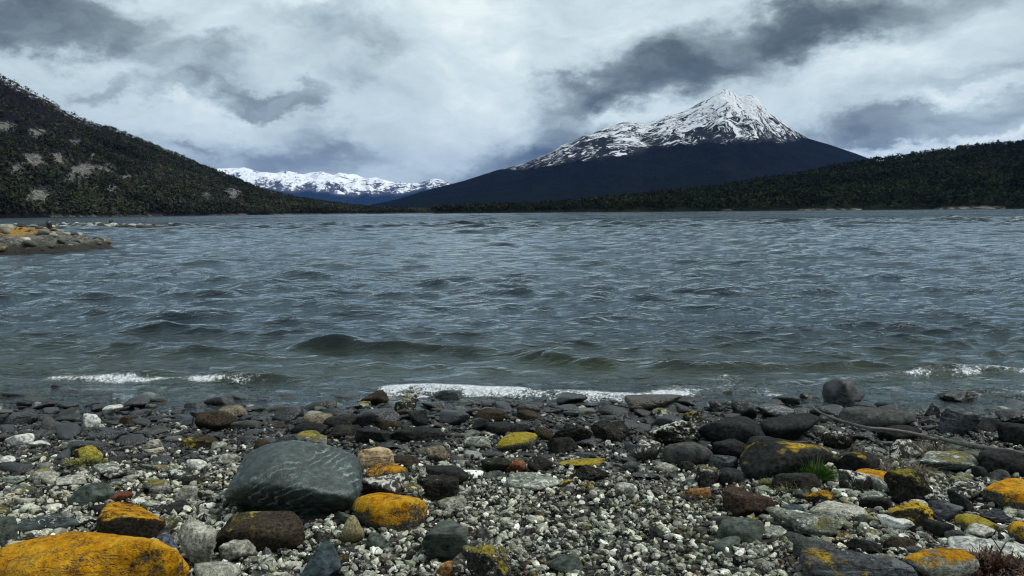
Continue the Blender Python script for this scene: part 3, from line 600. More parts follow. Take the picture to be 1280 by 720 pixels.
HEROES = """-80 241 661 815 grey+O125 G big orange lichen-covered boulder|in the near corner of the beach
125 218 629 680 brown+O50 K squarish brown rock with orange lid|standing behind the big orange boulder
196 220 668 690 blue C small blue-grey pebble|wedged beside the big orange boulder
215 278 656 716 pale A white-crusted grey-green rock|right of the big orange boulder
262 384 645 690 brown+Y14 L long dark brown slab|lying under the green veined boulder
290 453 553 650 green B large green veined boulder|standing alone on the gravel
83 144 606 632 greendark L slim greenish slab|left of the big green boulder
10 104 641 666 slateblue L dark slab with white streaks|directly behind the orange boulder
90 128 559 584 brown+Y65 A mossy yellow-green rock|among dark stones on the left side
38 74 587 604 pale+Y35 F yellow-tinged pale stone|by the left edge of the beach
118 160 586 604 paledark A crusted whitish stone|between mossy rock and green boulder
71 114 594 611 pale+Y12 F flat pale green stone|below the mossy yellow-green rock
154 186 496 512 wet C black wet stone|poking out of the water on the left
254 293 494 510 wet L low wet black stone|at the water edge left of centre
246 294 514 540 brown B brown-grey round stone|resting on dark cobbles near the water
64 79 479 494 wet J pointed black stone|alone out in the shallow water
102 124 517 536 white A chalk-white angular stone|near the wet line on the left
127 154 507 518 white F thin white stone|just behind the chalk-white angular stone
6 44 542 560 white L whitish slab|at the far left among dark cobbles
-4 19 571 582 white C bright white pebble|cut by the left border
39 61 551 562 white C small white cobble|next to the whitish slab
212 243 586 602 paledark C pale stone with dark belly|left of the green boulder
181 213 600 621 pale+Y40 A pale stone with yellow patch|above the orange-lidded brown rock
221 249 607 629 pale A pale speckled stone|between brown rock and green boulder
233 258 574 589 white C small cream stone|left of the green boulder top
262 283 553 565 pale+Y30 C little yellowish pebble|up the beach from the green boulder
273 301 566 584 pale A crumbly pale stone|touching the back of the green boulder
179 206 549 574 striped A striped pale stone|standing upright among dark cobbles
-6 18 647 686 greendark+Y30 C mossy grey stone|at the left border behind the boulder
276 318 676 702 pale A lumpy white stone|in the gravel below the brown slab
127 168 615 630 red L reddish-brown stone|just behind the orange-lidded rock
439 534 614 664 grey+O105 E bright orange egg-shaped stone|right of the green boulder
456 512 579 606 grey+O45 C dark stone with orange shoulder|behind the black white-topped stone
446 493 560 592 sandstone L layered tan and pink stone|behind the green boulder's shoulder
449 505 596 625 paledark K black stone with white top|behind the orange egg
521 575 595 629 rough J jagged black shard|right of the orange egg
532 587 582 610 basalt E smooth dark grey stone|above the jagged black shard
529 587 655 705 greendark K blocky dark green rock|sitting on the pale gravel
377 427 681 730 bluedark K blue-green angular rock|at the bottom edge in gravel
424 455 646 682 tan U upright tan rounded stone|under the orange egg
457 484 668 688 greendark C small grey-green cobble|right of the tan rounded stone
391 421 658 681 paledark A white-faced small stone|left of the tan rounded stone
545 584 621 641 pale+Y12 A cream-coloured stone|in the gravel right of the orange egg
576 640 685 735 paledark+Y45 A dark rock with yellow crust|at the bottom edge near the middle
545 567 701 726 rust C rust-coloured little stone|at the bottom edge
371 409 540 563 pale+Y50 A yellow-crusted pale rock|behind the green boulder
318 338 549 569 brown C brownish round pebble|behind the green boulder's left shoulder
441 488 533 555 basalt K triangular dark slab|among cobbles behind the green boulder
399 446 521 539 basalt L long flat dark stone|near the water left of centre
429 501 510 535 wet L long black rock|at the water edge by the white-crusted lump
471 508 525 539 brown L small brown cigar-shaped stone|in front of the long black rock
509 536 513 535 basalt K upright triangular stone|right of the long black rock
487 558 533 554 basalt L wide dark slab|across the middle of the cobbles
492 523 491 517 barnacle+Y30 J white and yellow crusted lump|standing in the wash
442 474 502 516 barnacle+Y35 J low yellow crusted stone|left of the white crusted lump
549 588 512 532 wet C black rounded stone|at the wet line near centre
532 561 557 579 brownpale A knobbly brownish stone|behind the smooth dark grey stone
601 638 572 592 rough C dark pitted stone|left of the black round stone
606 642 529 545 basalt F flat charcoal stone|behind the yellow-topped stone
621 673 543 566 grey+G80 E olive-yellow topped stone|in the middle of the cobble band
590 614 524 541 basalt K small grey wedge stone|at centre near the water
344 379 508 529 wet F wet flat grey stone|half covered by water
380 421 500 514 wet L dark stone awash|in the shallows left of centre
409 448 532 550 rough A dark broken stone|left of the triangular slab
362 409 529 549 basalt L broad grey slab|behind the yellow-crusted pale rock
696 734 492 509 wet C black dome-shaped stone|in the foam at centre
782 854 494 516 wetbrown L flat black rock with brown underside|in the foam right of centre
877 959 523 563 basalt B large smooth charcoal boulder|right of centre near the water
827 889 551 583 greyspeck E speckled grey egg-shaped stone|below the pale crusted rock
888 934 550 575 basalt C small charcoal stone|tucked under the large charcoal boulder
921 1046 545 600 basalt+P35 B broad dark boulder with yellow patch|behind the green grass tuft
691 741 527 554 rough J pitted black rock|near the water at centre
739 789 528 555 rough J rugged black rock|right of the pitted black rock
807 874 522 559 barnacle J dark rock with white barnacle crust|left of the charcoal boulder
852 878 513 532 barnacle+Y50 J yellowish crusted lump|behind the charcoal boulder
816 844 510 525 barnacle+Y35 F pale yellow flat stone|behind the barnacled rock
756 766 550 561 white J tiny white shard|in the middle of dark rocks
786 826 551 579 paledark F grey stone with pale face|left of the speckled egg stone
697 758 574 586 grey+G70 L thin slab with yellow lichen|lying flat at centre
684 723 547 569 rough A rough grey stone|behind the thin yellow slab
659 693 571 593 rough C black round stone|left of the thin yellow slab
633 658 575 594 red A brick-red broken stone|left of the black round stone
666 691 534 553 brown A brown broken stone|next to the olive-yellow topped stone
639 663 530 547 basalt C dark grey cobble|behind the olive-yellow stone
716 764 583 605 rough J black craggy stone|in front of the thin yellow slab
869 901 584 611 paledark+Y20 A cracked stone with pale crust|below the speckled egg stone
896 931 586 609 basalt E smooth slate-grey stone|under the broad dark boulder
902 966 611 646 redbrown A red-brown rock|in front of the broad dark boulder
856 889 610 625 rust L rusty orange flat stone|left of the red-brown rock
891 956 651 680 greendark L grey-green slab|half sunk in gravel right of centre
812 834 661 677 basalt K small dark block|alone in the pale gravel
767 794 603 625 pale+Y18 A mossy pale stone|at the upper edge of the gravel
629 702 591 615 palegreen F flat grey-green crumbly rock|at the upper edge of the gravel
914 946 500 528 wet A black upright stone|behind the large charcoal boulder
886 914 500 516 wet J black knobbly stone|at the wash right of centre
682 728 695 718 greendark F flat greenish stone|at the bottom in pale gravel
887 923 570 592 slate L dark layered slab|under the small charcoal stone
922 934 583 598 white J pale upright shard|beside the slate-grey stone
936 967 583 599 paledark C white and black pebble|in front of the broad dark boulder
816 846 578 593 pale C grey-pale stone|below the speckled egg stone
846 868 576 590 rough J black jagged stone|left of the cracked pale-crusted stone
776 801 576 589 greyspeck C grey speckled pebble|right of the black craggy stone
1032 1086 472 511 wet S tall black pointed boulder|standing in the shallows on the right
1050 1140 511 539 greyspeck L wide low dark boulder|under the driftwood branch
948 1029 520 555 basalt E large dark oval boulder|beside the charcoal boulder
944 994 505 524 wetgreen L wet greenish flat stone|behind the dark oval boulder
1174 1229 488 510 wet J cluster-like black rock|awash on the right
1176 1219 513 548 slate K leaning ribbed slab|at the right near the water
1212 1254 522 543 basalt L long dark cobble|right of the leaning ribbed slab
1254 1310 530 560 basalt E dark round boulder|at the right border
1244 1296 510 534 wet A wet black rock|at the right border by the water
1221 1310 563 597 basalt L wide dark smooth slab|below the thick driftwood pole
1029 1063 539 564 barnacle+Y12 J pale barnacled stone|behind the yellow-patched boulder
1041 1101 562 592 basalt+P14 C dark stone with small yellow spot|right of the grass tuft
1069 1110 588 608 grey+O75 F flat orange stone|in front of the yellow-spotted stone
1051 1089 589 617 paledark K black and white stone|left of the flat orange stone
1111 1168 587 632 rough+Y45 A craggy dark rock with yellow crust|in the middle of the right-hand rocks
1226 1300 602 640 grey+O85 B orange lichen boulder|at the right border
966 1028 592 616 rough L dark rough slab|in front of the grass tuft
1002 1044 611 631 rough+O55 F small yellow-topped stone|below the dark rough slab
1188 1222 614 646 basalt D tilted grey oval stone|right of the craggy yellow rock
1147 1187 612 633 paledark J broken white-grey stone|beside the tilted grey oval
1199 1249 644 669 grey+G85 E mustard-coloured rounded stone|near the lower right
1262 1296 653 682 grey+O85 C orange rounded stone|at the right border, lower down
1106 1164 628 665 brown+P55 A brown rock with yellow lichen|below the craggy yellow rock
1101 1140 644 666 white A snowy white lumpy stone|left of the brown lichen rock
1156 1189 650 675 basalt E smooth grey pebble|right of the brown lichen rock
992 1048 672 706 greyspeck E dark grey rounded boulder|near the bottom right of centre
999 1135 691 735 slate+P25 L layered slab with orange corner|along the bottom edge
1127 1225 688 728 pale+O45 L pale flat slab with orange lichen|along the bottom edge
1181 1290 671 697 palewhite L long white-grey slab|at the lower right
1204 1242 655 676 pale+Y20 A mossy cream stone|below the mustard-coloured stone
966 1052 638 674 palegreen+Y16 A lichen-spotted grey rock|behind the dark grey rounded boulder
1234 1263 586 604 greyspeck E small grey egg stone|in front of the wide smooth slab
1216 1236 583 599 basalt C small grey cobble|left of the small grey egg stone
1186 1238 603 630 paledark A mottled white and dark rock|behind the tilted grey oval
1106 1154 551 575 paledark L dark slab with white rim|under the driftwood branch
1226 1264 638 658 slate J jagged grey stone|behind the mustard-coloured stone
1072 1114 620 640 rough L low dark slab|left of the brown lichen rock
1162 1200 628 652 slate F dark layered stone|above the smooth grey pebble
1009 1077 626 650 pale F wide pale flat rock|in front of the yellow-topped stone
1182 1205 663 680 greyspeck C grey pebble|left of the mossy cream stone
1156 1175 503 524 wet J sharp black stone|left of the leaning ribbed slab
893 931 468 489 barnacle J barnacle-covered rock|surrounded by foam out in the water
1096 1152 533 556 basalt L dark slab|just above the driftwood branch
1136 1222 562 592 palegreen+Y22 F flaky greenish-pale rock|in front of the driftwood fork"""
occ = []          # footprints already taken: x, y, rx, ry
heroes = []
def place(cx, cy, z_above):
    """point on the ray through the picture point that lies z_above over the ground"""
    d = ray(cx, cy); k = 4.0
    for _ in range(30):
        P = CAM + d * k; k += (P[2] - (float(ground(P[0], P[1])) + z_above)) / -d[2] * .9
    return CAM + d * k, k * float(d @ Fw)
def build_heroes():
    for i, ln in enumerate(HEROES.strip().splitlines()):
        f, where = ln.rsplit('|', 1); x0, x1, y0, y1, mt, st, short = f.split(None, 6)
        x0, x1, y0, y1 = map(float, (x0, x1, y0, y1)); cx, cy = (x0 + x1) / 2, (y0 + y1) / 2
        dr = STYLE[st][5]; H = .1
        for _ in range(3):
            P, dep = place(cx, cy, H * .36); Wd = (x1 - x0) * dep / FPX; ext = (y1 - y0) * dep / FPX
            th = math.atan2(CAM[2] - P[2], P[1]); Dp = Wd * dr
            if st in 'LFJ': Dp = min(Dp, ext / math.sin(th) * .8)
            Dp = min(Dp, ext / math.sin(th) * .92)
            H = math.sqrt(max(ext ** 2 - (Dp * math.sin(th)) ** 2, (ext * .35) ** 2)) / math.cos(th)
        a, _, l = mt.partition('+'); mat = stone_mat(a, l[:1] or None, (int(l[1:]) / 100) if l else 0)
        pw = x1 - x0; sub = 5 if pw > 150 else 4 if pw > 42 else 3
        V, F = rock_shape(sub, st, 1000 + i * 7)
        if short.startswith('large green'):      # broad dome, undercut low on the near side
            Q, F = ICO[5]; pl = np.array([(-.12, .1, 1, 1.02), (-.97, 0, .1, .93), (-.8, -.25, .5, .86), (-.62, -.15, .78, .90), (.62, -.25, .8, .62), (.9, -.1, .42, .80), (.1, -.75, .66, .84), (0, -.85, -.5, .52), (-.4, -.7, -.6, .72), (.6, -.6, -.5, .86),
                                          (0, .9, .4, .9), (0, .8, -.6, .9), (0, 0, -1, .8), (.9, .3, -.3, .92), (-.8, .3, -.5, .85), (.4, -.85, .1, .93), (-.45, -.85, .25, .92)])
            pn = pl[:, :3] / np.linalg.norm(pl[:, :3], axis=1, keepdims=True); rr = ((np.maximum(Q @ pn.T, 0) / pl[:, 3]) ** 10).sum(1) ** (-1 / 10.)
            V = Q * (rr * (1 + .07 * fbm(Q * 1.8 + 4, 4, 3) + .018 * fbm(Q * 8, 4, 8)))[:, None]; V = V - (V.max(0) + V.min(0)) / 2; V = V / (V.max(0) - V.min(0)) * 2
        if st == 'S': V = V.copy(); k = np.clip((V[:, 2] + 1) / 2, 0, 1); V[:, 0] = V[:, 0] * (1.05 - .55 * k) - .25 * k
        if st == 'D': V = V.copy(); V[:, 2] = V[:, 2] * .55 - V[:, 0] * .5; V[:, 2] /= np.abs(V[:, 2]).max()
        V = V * np.array([Wd / 2, Dp / 2, H / 2])
        big = Wd > .33; kind = 'boulder' if big else 'stone'
        o = link(kind, mesh_np(kind, V, F), mat, tuple(P))
        lab = short + ' ' + where
        tag(o, lab[0].upper() + lab[1:], kind, 'stones and boulders on the beach'); o['label'] = lab
        occ.append((P[0], P[1], Wd / 2, Dp / 2)); heroes.append((short, P[0], P[1], Wd / 2, cx, cy))
build_heroes()
print('heroes', len(heroes), time.time() - T0)

# ------------------------------------------------------------------ filler stones
PALN = {'charcoal': (.014, .0148, .0138), 'dark grey': (.032, .032, .028), 'black': (.009, .009, .0085), 'mid-grey': (.185, .185, .155), 'greenish-grey': (.165, .18, .132), 'pale grey': (.40, .405, .32),
        'cream': (.44, .43, .33), 'whitish': (.62, .63, .56), 'brown': (.050, .038, .025), 'blue-grey': (.075, .090, .090), 'olive': (.10, .10, .05), 'reddish': (.085, .052, .036)}
PN = list(PALN); PC = np.array([PALN[k] for k in PN])
def mix_w(px, py):
    """shares of the stone colours across the beach (dark and wet by the water, pale gravel near the camera)"""
    near = sstep(6.0, 4.3, py)
    dark = np.array([.30, .25, .20, .07, .03, .035, .016, .012, .085, .01, .003, .004]); pale = np.array([.05, .11, .08, .17, .16, .17, .07, .08, .07, .02, .03, .010])
    return dark[None] * (1 - near)[:, None] + pale[None] * near[:, None]
def pick(rng, x, y):
    w_ = mix_w(x, y); cs = np.cumsum(w_ / w_.sum(1, keepdims=True), 1); return np.minimum((rng.random(len(x))[:, None] > cs).sum(1), len(PN) - 1)

STUFF, nb, p, _ = new_mat('beach stones')
g = nb.n.new('ShaderNodeNewGeometry'); pos = g.outputs['Position']; nz = nb.sep(g.outputs['Normal'])[2]
n1 = nb.noise(pos, 26, 5, .66, .3); n2 = nb.noise(pos, 120, 4, .7)
mm = nb.mapr(n1, .3, .7, .45, 1.6); c = nb.mix(1.0, nb.attr('Col', out='Color'), nb.comb(mm, mm, mm), 'MULTIPLY')
mm = nb.mapr(n2, .35, .65, .6, 1.35); c = nb.mix(1.0, c, nb.comb(mm, mm, mm), 'MULTIPLY')
dry = nb.math('SUBTRACT', 1.0, nb.attr('wet'))
crust = nb.math('MULTIPLY', nb.mapr(nb.noise(nb.vmath('ADD', pos, (4, 4, 4)), 26, 7, .78, .8), .535, .59), nb.mapr(nb.noise(pos, 2.2, 3), .36, .48))
c = nb.mix(nb.math('MULTIPLY', crust, nb.math('MULTIPLY', dry, .8)), c, nb.mix(n2, (.34, .34, .27), (.66, .66, .57)))
ylw = nb.math('MULTIPLY', nb.mapr(nb.noise(nb.vmath('ADD', pos, (8, 2, 4)), 14, 5, .66), .58, .64), nb.mapr(nb.noise(nb.vmath('ADD', pos, (2, 5, 4)), 1.1, 3), .46, .58))
c = nb.mix(nb.math('MULTIPLY', ylw, nb.math('MULTIPLY', dry, .75)), c, (.36, .27, .03))
nb.set(p.inputs['Base Color'], c); nb.set(p.inputs['Roughness'], nb.mapr(dry, 0, 1, .28, .85)); nb.set(p.inputs['Specular IOR Level'], nb.mapr(dry, 0, 1, .45, .12))
nb.set(p.inputs['Normal'], nb.bump(nb.math('ADD', n1, nb.math('MULTIPLY', n2, .7)), .75, .012))

def in_occ(x, y, fac=.85):
    O = np.array(occ); m = np.zeros(len(x), bool)
    for a in range(0, len(x), 4000):
        s = slice(a, a + 4000)
        m[s] = ((((x[s][:, None] - O[:, 0]) / (O[:, 2] * fac + .008)) ** 2 + ((y[s][:, None] - O[:, 1]) / (O[:, 3] * fac + .008)) ** 2) < 1).any(1)
    return m
def wetness(x, y): return np.clip(sstep(.125, .065, ground(x, y) + .02 * fbm(P2(x * 2, y * 2), 2, 8)), 0, 1)

# darts: cobbles of falling size, none inside another's footprint
def darts():
    rng = np.random.default_rng(11); cell = {}; out = []
    def put(n, r0, r1, ylo, yhi, dens=None, pack=.86):
        for _ in range(n):
            y = ylo + (yhi - ylo) * rng.random(); x = (rng.random() * 2 - 1) * (y * .70 + .9)
            if dens is not None and rng.random() > dens(x, y): continue
            r = r0 + (r1 - r0) * rng.random() ** 1.6; ci, cj = int(x // .3), int(y // .3); ok = True
            for a in (-1, 0, 1):
                for b in (-1, 0, 1):
                    for q in cell.get((ci + a, cj + b), ()):
                        if (q[0] - x) ** 2 + (q[1] - y) ** 2 < (pack * (q[2] + r)) ** 2: ok = False; break
                    if not ok: break
                if not ok: break
            if ok: cell.setdefault((ci, cj), []).append((x, y, r)); out.append((x, y, r))
    O = occ
    for ox, oy, rx, ry in O:      # heroes block the darts with circles along their width
        k = max(1, int(round(rx / max(ry, .02)))); 
        for q in range(k):
            xx = ox + (q - (k - 1) / 2) * 2 * rx / k; rr = min(ry, rx) * .92
            cell.setdefault((int(xx // .3), int(oy // .3)), []).append((xx, oy, rr))
    band = lambda x, y: 1.0 if y > 5.0 else .05 + .5 * max(0, min(1, (x / y - .22) * 5)) + .35 * max(0, min(1, (-x / y - .30) * 5)) + .4 * max(0, min(1, (y - 4.3)))
    put(260, .09, .14, 4.7, 7.7, band); put(1500, .055, .09, 3.0, 8.3, band); put(9000, .032, .055, 2.1, 8.6, band)
    put(26000, .018, .032, 2.1, 8.0, lambda x, y: .14 + .86 * band(x, y), .9)
    return np.array(out)
DT = darts(); print('darts', len(DT), time.time() - T0)
def build_fill():
    rng = np.random.default_rng(5); x, y, r = DT.T; n = len(x)
    asp = .62 + .35 * rng.random(n); flat = np.where(y > 4.2, .24 + .30 * rng.random(n) ** 1.3, .36 + .35 * rng.random(n)); rx = r * 1.12; ry = r * asp; rz = r * flat
    rot = rng.normal(0, .45, n); col = pick(rng, x, y); wet = wetness(x, y); z = ground(x, y) + rz * .45
    px, py_ = to_px(x, y, z); inview = (px > 4) & (px < 1276) & (py_ < 712) & (py_ > 470)
    size = np.where(inview & (rx * rz > 0) & (y < 7.6), rx * 2 * FPX / y, 0)
    NI = 298 - len(heroes); ind = np.argsort(-size)[:NI]; isind = np.zeros(n, bool); isind[ind] = True
    styles = np.where(rng.random(n) < .35, 0, np.where(rng.random(n) < .45, 1, 2))
    # --- individuals
    H = heroes; used = set()
    lib = {}
    for st in 'CFA':
        for k in range(7): lib[st, k] = rock_shape(3, st, 5000 + ord(st) * 10 + k)
    matmap = {'charcoal': 'basalt', 'dark grey': 'rough', 'black': 'rough', 'mid-grey': 'greyspeck', 'greenish-grey': 'greendark', 'pale grey': 'palegreen', 'cream': 'brownpale', 'whitish': 'palewhite', 'brown': 'brown', 'blue-grey': 'bluedark', 'olive': 'brown+Y', 'reddish': 'redbrown'}
    HX = np.array([h[4] for h in H]); HY = np.array([h[5] for h in H])
    for i in ind:
        st = 'CFA'[styles[i]]; V, F = lib[st, int(rng.integers(7))]; cn = PN[col[i]]
        wd = wet[i] > .6
        if wd and cn in ('charcoal', 'dark grey', 'black'): mt, cn2 = ('wet', None, 0), 'wet black'
        else:
            q = matmap[cn]; mt = (q[:5], 'Y', .4) if q.endswith('+Y') else (q, None, 0); cn2 = {'dark grey': 'rough dark grey', 'black': 'craggy black', 'olive': 'yellow-mossed brown', 'pale grey': 'pale grey-green'}.get(cn, cn)
            if mt[1] is None and rng.random() < .20 and y[i] < 6.0: mt = (mt[0], 'Y' if rng.random() < .8 else 'P', .3); cn2 = 'lichen-dotted ' + cn
        o = link('stone', mesh_np('stone', V * np.array([rx[i], ry[i], rz[i]]), F), stone_mat(*mt), (x[i], y[i], z[i])); o.rotation_euler = (rng.normal(0, .12), rng.normal(0, .12), rot[i])
        shp = {'C': 'rounded', 'F': 'flat', 'A': 'angular'}[st]
        sz = 'small' if rx[i] < .055 else 'fist-sized' if rx[i] < .085 else 'palm-wide' if rx[i] < .11 else 'broad'
        dpx, dpy = px[i] - HX, (py_[i] - HY) * 1.8; o_ = np.argsort(dpx ** 2 + dpy ** 2); lab = None
        for w_ in (0, 1, 2):
            for h in o_[w_ * 6:(w_ + 1) * 6]:
                rel = ('just right of' if dpx[h] > 0 else 'just left of') if abs(dpx[h]) > abs(dpy[h]) else ('in front of' if dpy[h] > 0 else 'just behind')
                if w_: rel = rel.replace('just ', 'a little further ').replace('in front', 'some way in front').replace('further behind', 'way behind')
                L = f'{sz} {cn2} {shp} stone {rel} the {H[h][0]}'
                if L not in used and len(L.replace('-', ' ').split()) <= 18: lab = L; break
            if lab: break
        lab = lab or f'{sz} {cn2} {shp} stone among the dark cobbles'
        used.add(lab); tag(o, lab, 'stone', 'stones and boulders on the beach')
    # --- the rest, joined
    def batch(name, sel, sub, nt, smooth, label, cat, sc, seed, tilt=.25, strip=False):
        rg = np.random.default_rng(seed); Vs, Fs, Cs, Ws = [], [], [], []; off = 0
        X_, Y_, Z_, RX, RY, RZ, RO, CO, WE = [a[sel] for a in sc]
        tid = rg.integers(0, nt, len(X_))
        for t in range(nt):
            V, F = rock_shape(sub, 'CFAKAJKF'[t % 8] if sub > 0 else 'A', seed * 100 + t)
            k = np.nonzero(tid == t)[0]
            if not len(k): continue
            m = len(k); S3 = np.stack([RX[k], RY[k], RZ[k]], -1); P = V[None] * S3[:, None]
            a = rg.normal(0, tilt, (m, 2)); 
            ca, sa = np.cos(a[:, 0])[:, None], np.sin(a[:, 0])[:, None]; P = np.stack([P[..., 0], P[..., 1] * ca - P[..., 2] * sa, P[..., 1] * sa + P[..., 2] * ca], -1)
            ca, sa = np.cos(a[:, 1])[:, None], np.sin(a[:, 1])[:, None]; P = np.stack([P[..., 0] * ca + P[..., 2] * sa, P[..., 1], -P[..., 0] * sa + P[..., 2] * ca], -1)
            ca, sa = np.cos(RO[k])[:, None], np.sin(RO[k])[:, None]; P = np.stack([P[..., 0] * ca - P[..., 1] * sa, P[..., 0] * sa + P[..., 1] * ca, P[..., 2]], -1)
            P = P + np.stack([X_[k], Y_[k], Z_[k]], -1)[:, None]
            Vs.append(P.reshape(-1, 3)); Fs.append((F[None] + (np.arange(m) * len(V))[:, None, None]).reshape(-1, 3) + off); off += m * len(V)
            Cs.append(np.repeat(CO[k], len(V), 0)); Ws.append(np.repeat(WE[k], len(V)))
        me = mesh_np(name, np.vstack(Vs), np.vstack(Fs), smooth); cattr(me, 'Col', np.vstack(Cs)); fattr(me, 'wet', np.concatenate(Ws))
        o = link(name, me, STUFF); tag(o, label, cat, kind='stuff'); print(name, len(X_), 'tris', len(me.polygons)); return o
    val = .6 + .8 * rng.random((n, 1)); CO = PC[col] * val; CO = np.where((wet > .5)[:, None], CO * .45, CO)
    sc = (x, y, z, rx, ry, rz, rot, CO, wet)
    big = (r > .046) & ~isind; small = ~big & ~isind
    batch('cobbles', big, 2, 40, True, 'smaller cobbles packed between the boulders down to the waterline', 'cobbles', sc, 31, .15)
    batch('pebbles', small, 1, 40, True, 'pebbles filling the gaps between the cobbles', 'pebbles', sc, 32, .3)
    # --- gravel
    ng = 35000; gy = 2.05 + 4.3 * rng.random(ng) ** 1.45; gx = (rng.random(ng) * 2 - 1) * (gy * .69 + .5)
    k = ~in_occ(gx, gy, .9); gx, gy = gx[k], gy[k]; ng = len(gx); gr = .0085 + .015 * rng.random(ng) ** 2.2
    gcol = pick(rng, gx, gy); gC = PC[gcol] * (.55 + .95 * rng.random((ng, 1))); gw = wetness(gx, gy)
    gz = ground(gx, gy) + .006 + .018 * rng.random(ng)
    batch('gravel', np.ones(ng, bool), 0, 60, False, 'loose grey, green and white gravel in front of the boulders', 'gravel', (gx, gy, gz, gr * 1.25, gr * (.7 + .3 * rng.random(ng)), gr * (.5 + .4 * rng.random(ng)), rng.random(ng) * 6.28, gC, gw), 33, .5)
build_fill(); print('fill', time.time() - T0)

# ------------------------------------------------------------------ rocky point and reef on the left
def rubble(name, pts, label, cat, cols, seed, sub=1):
    rg = np.random.default_rng(seed); Vs, Fs, Cs = [], [], []; off = 0
    for (x, y, z, rx, ry, rz) in pts:
        V, F = rock_shape(sub, 'AKJ'[int(rg.integers(3))], int(rg.integers(1, 60)) + 700)
        a = rg.random() * 6.28; V = V * (rx, ry, rz); V = np.stack([V[:, 0] * math.cos(a) - V[:, 1] * math.sin(a), V[:, 0] * math.sin(a) + V[:, 1] * math.cos(a), V[:, 2]], -1) + (x, y, z)
        Vs.append(V); Fs.append(F + off); off += len(V); Cs.append(np.repeat(np.array([cols[int(rg.integers(len(cols)))]]) * (.6 + .8 * rg.random()), len(V), 0))
    me = mesh_np(name, np.vstack(Vs), np.vstack(Fs)); cattr(me, 'Col', np.vstack(Cs)); o = link(name, me, CRAG); tag(o, label, cat, kind='stuff'); return o
CRAG, nb, p, _ = new_mat('crag rubble')
g = nb.n.new('ShaderNodeNewGeometry'); pos = g.outputs['Position']; pz = nb.sep(pos)[2]; n1 = nb.noise(pos, 2.6, 6, .7)
c = nb.mix(1.0, nb.attr('Col', out='Color'), nb.mix(nb.mapr(n1, .3, .7), (.45, .45, .45), (1.6, 1.6, 1.5)), 'MULTIPLY')
wt = nb.mapr(nb.math('ADD', pz, nb.math('MULTIPLY', nb.math('SUBTRACT', n1, .5), .5)), .42, .22); c = nb.mix(wt, c, (.018, .016, .012))
nb.set(p.inputs['Base Color'], c); nb.set(p.inputs['Roughness'], .85); nb.set(p.inputs['Normal'], nb.bump(n1, .8, .12))
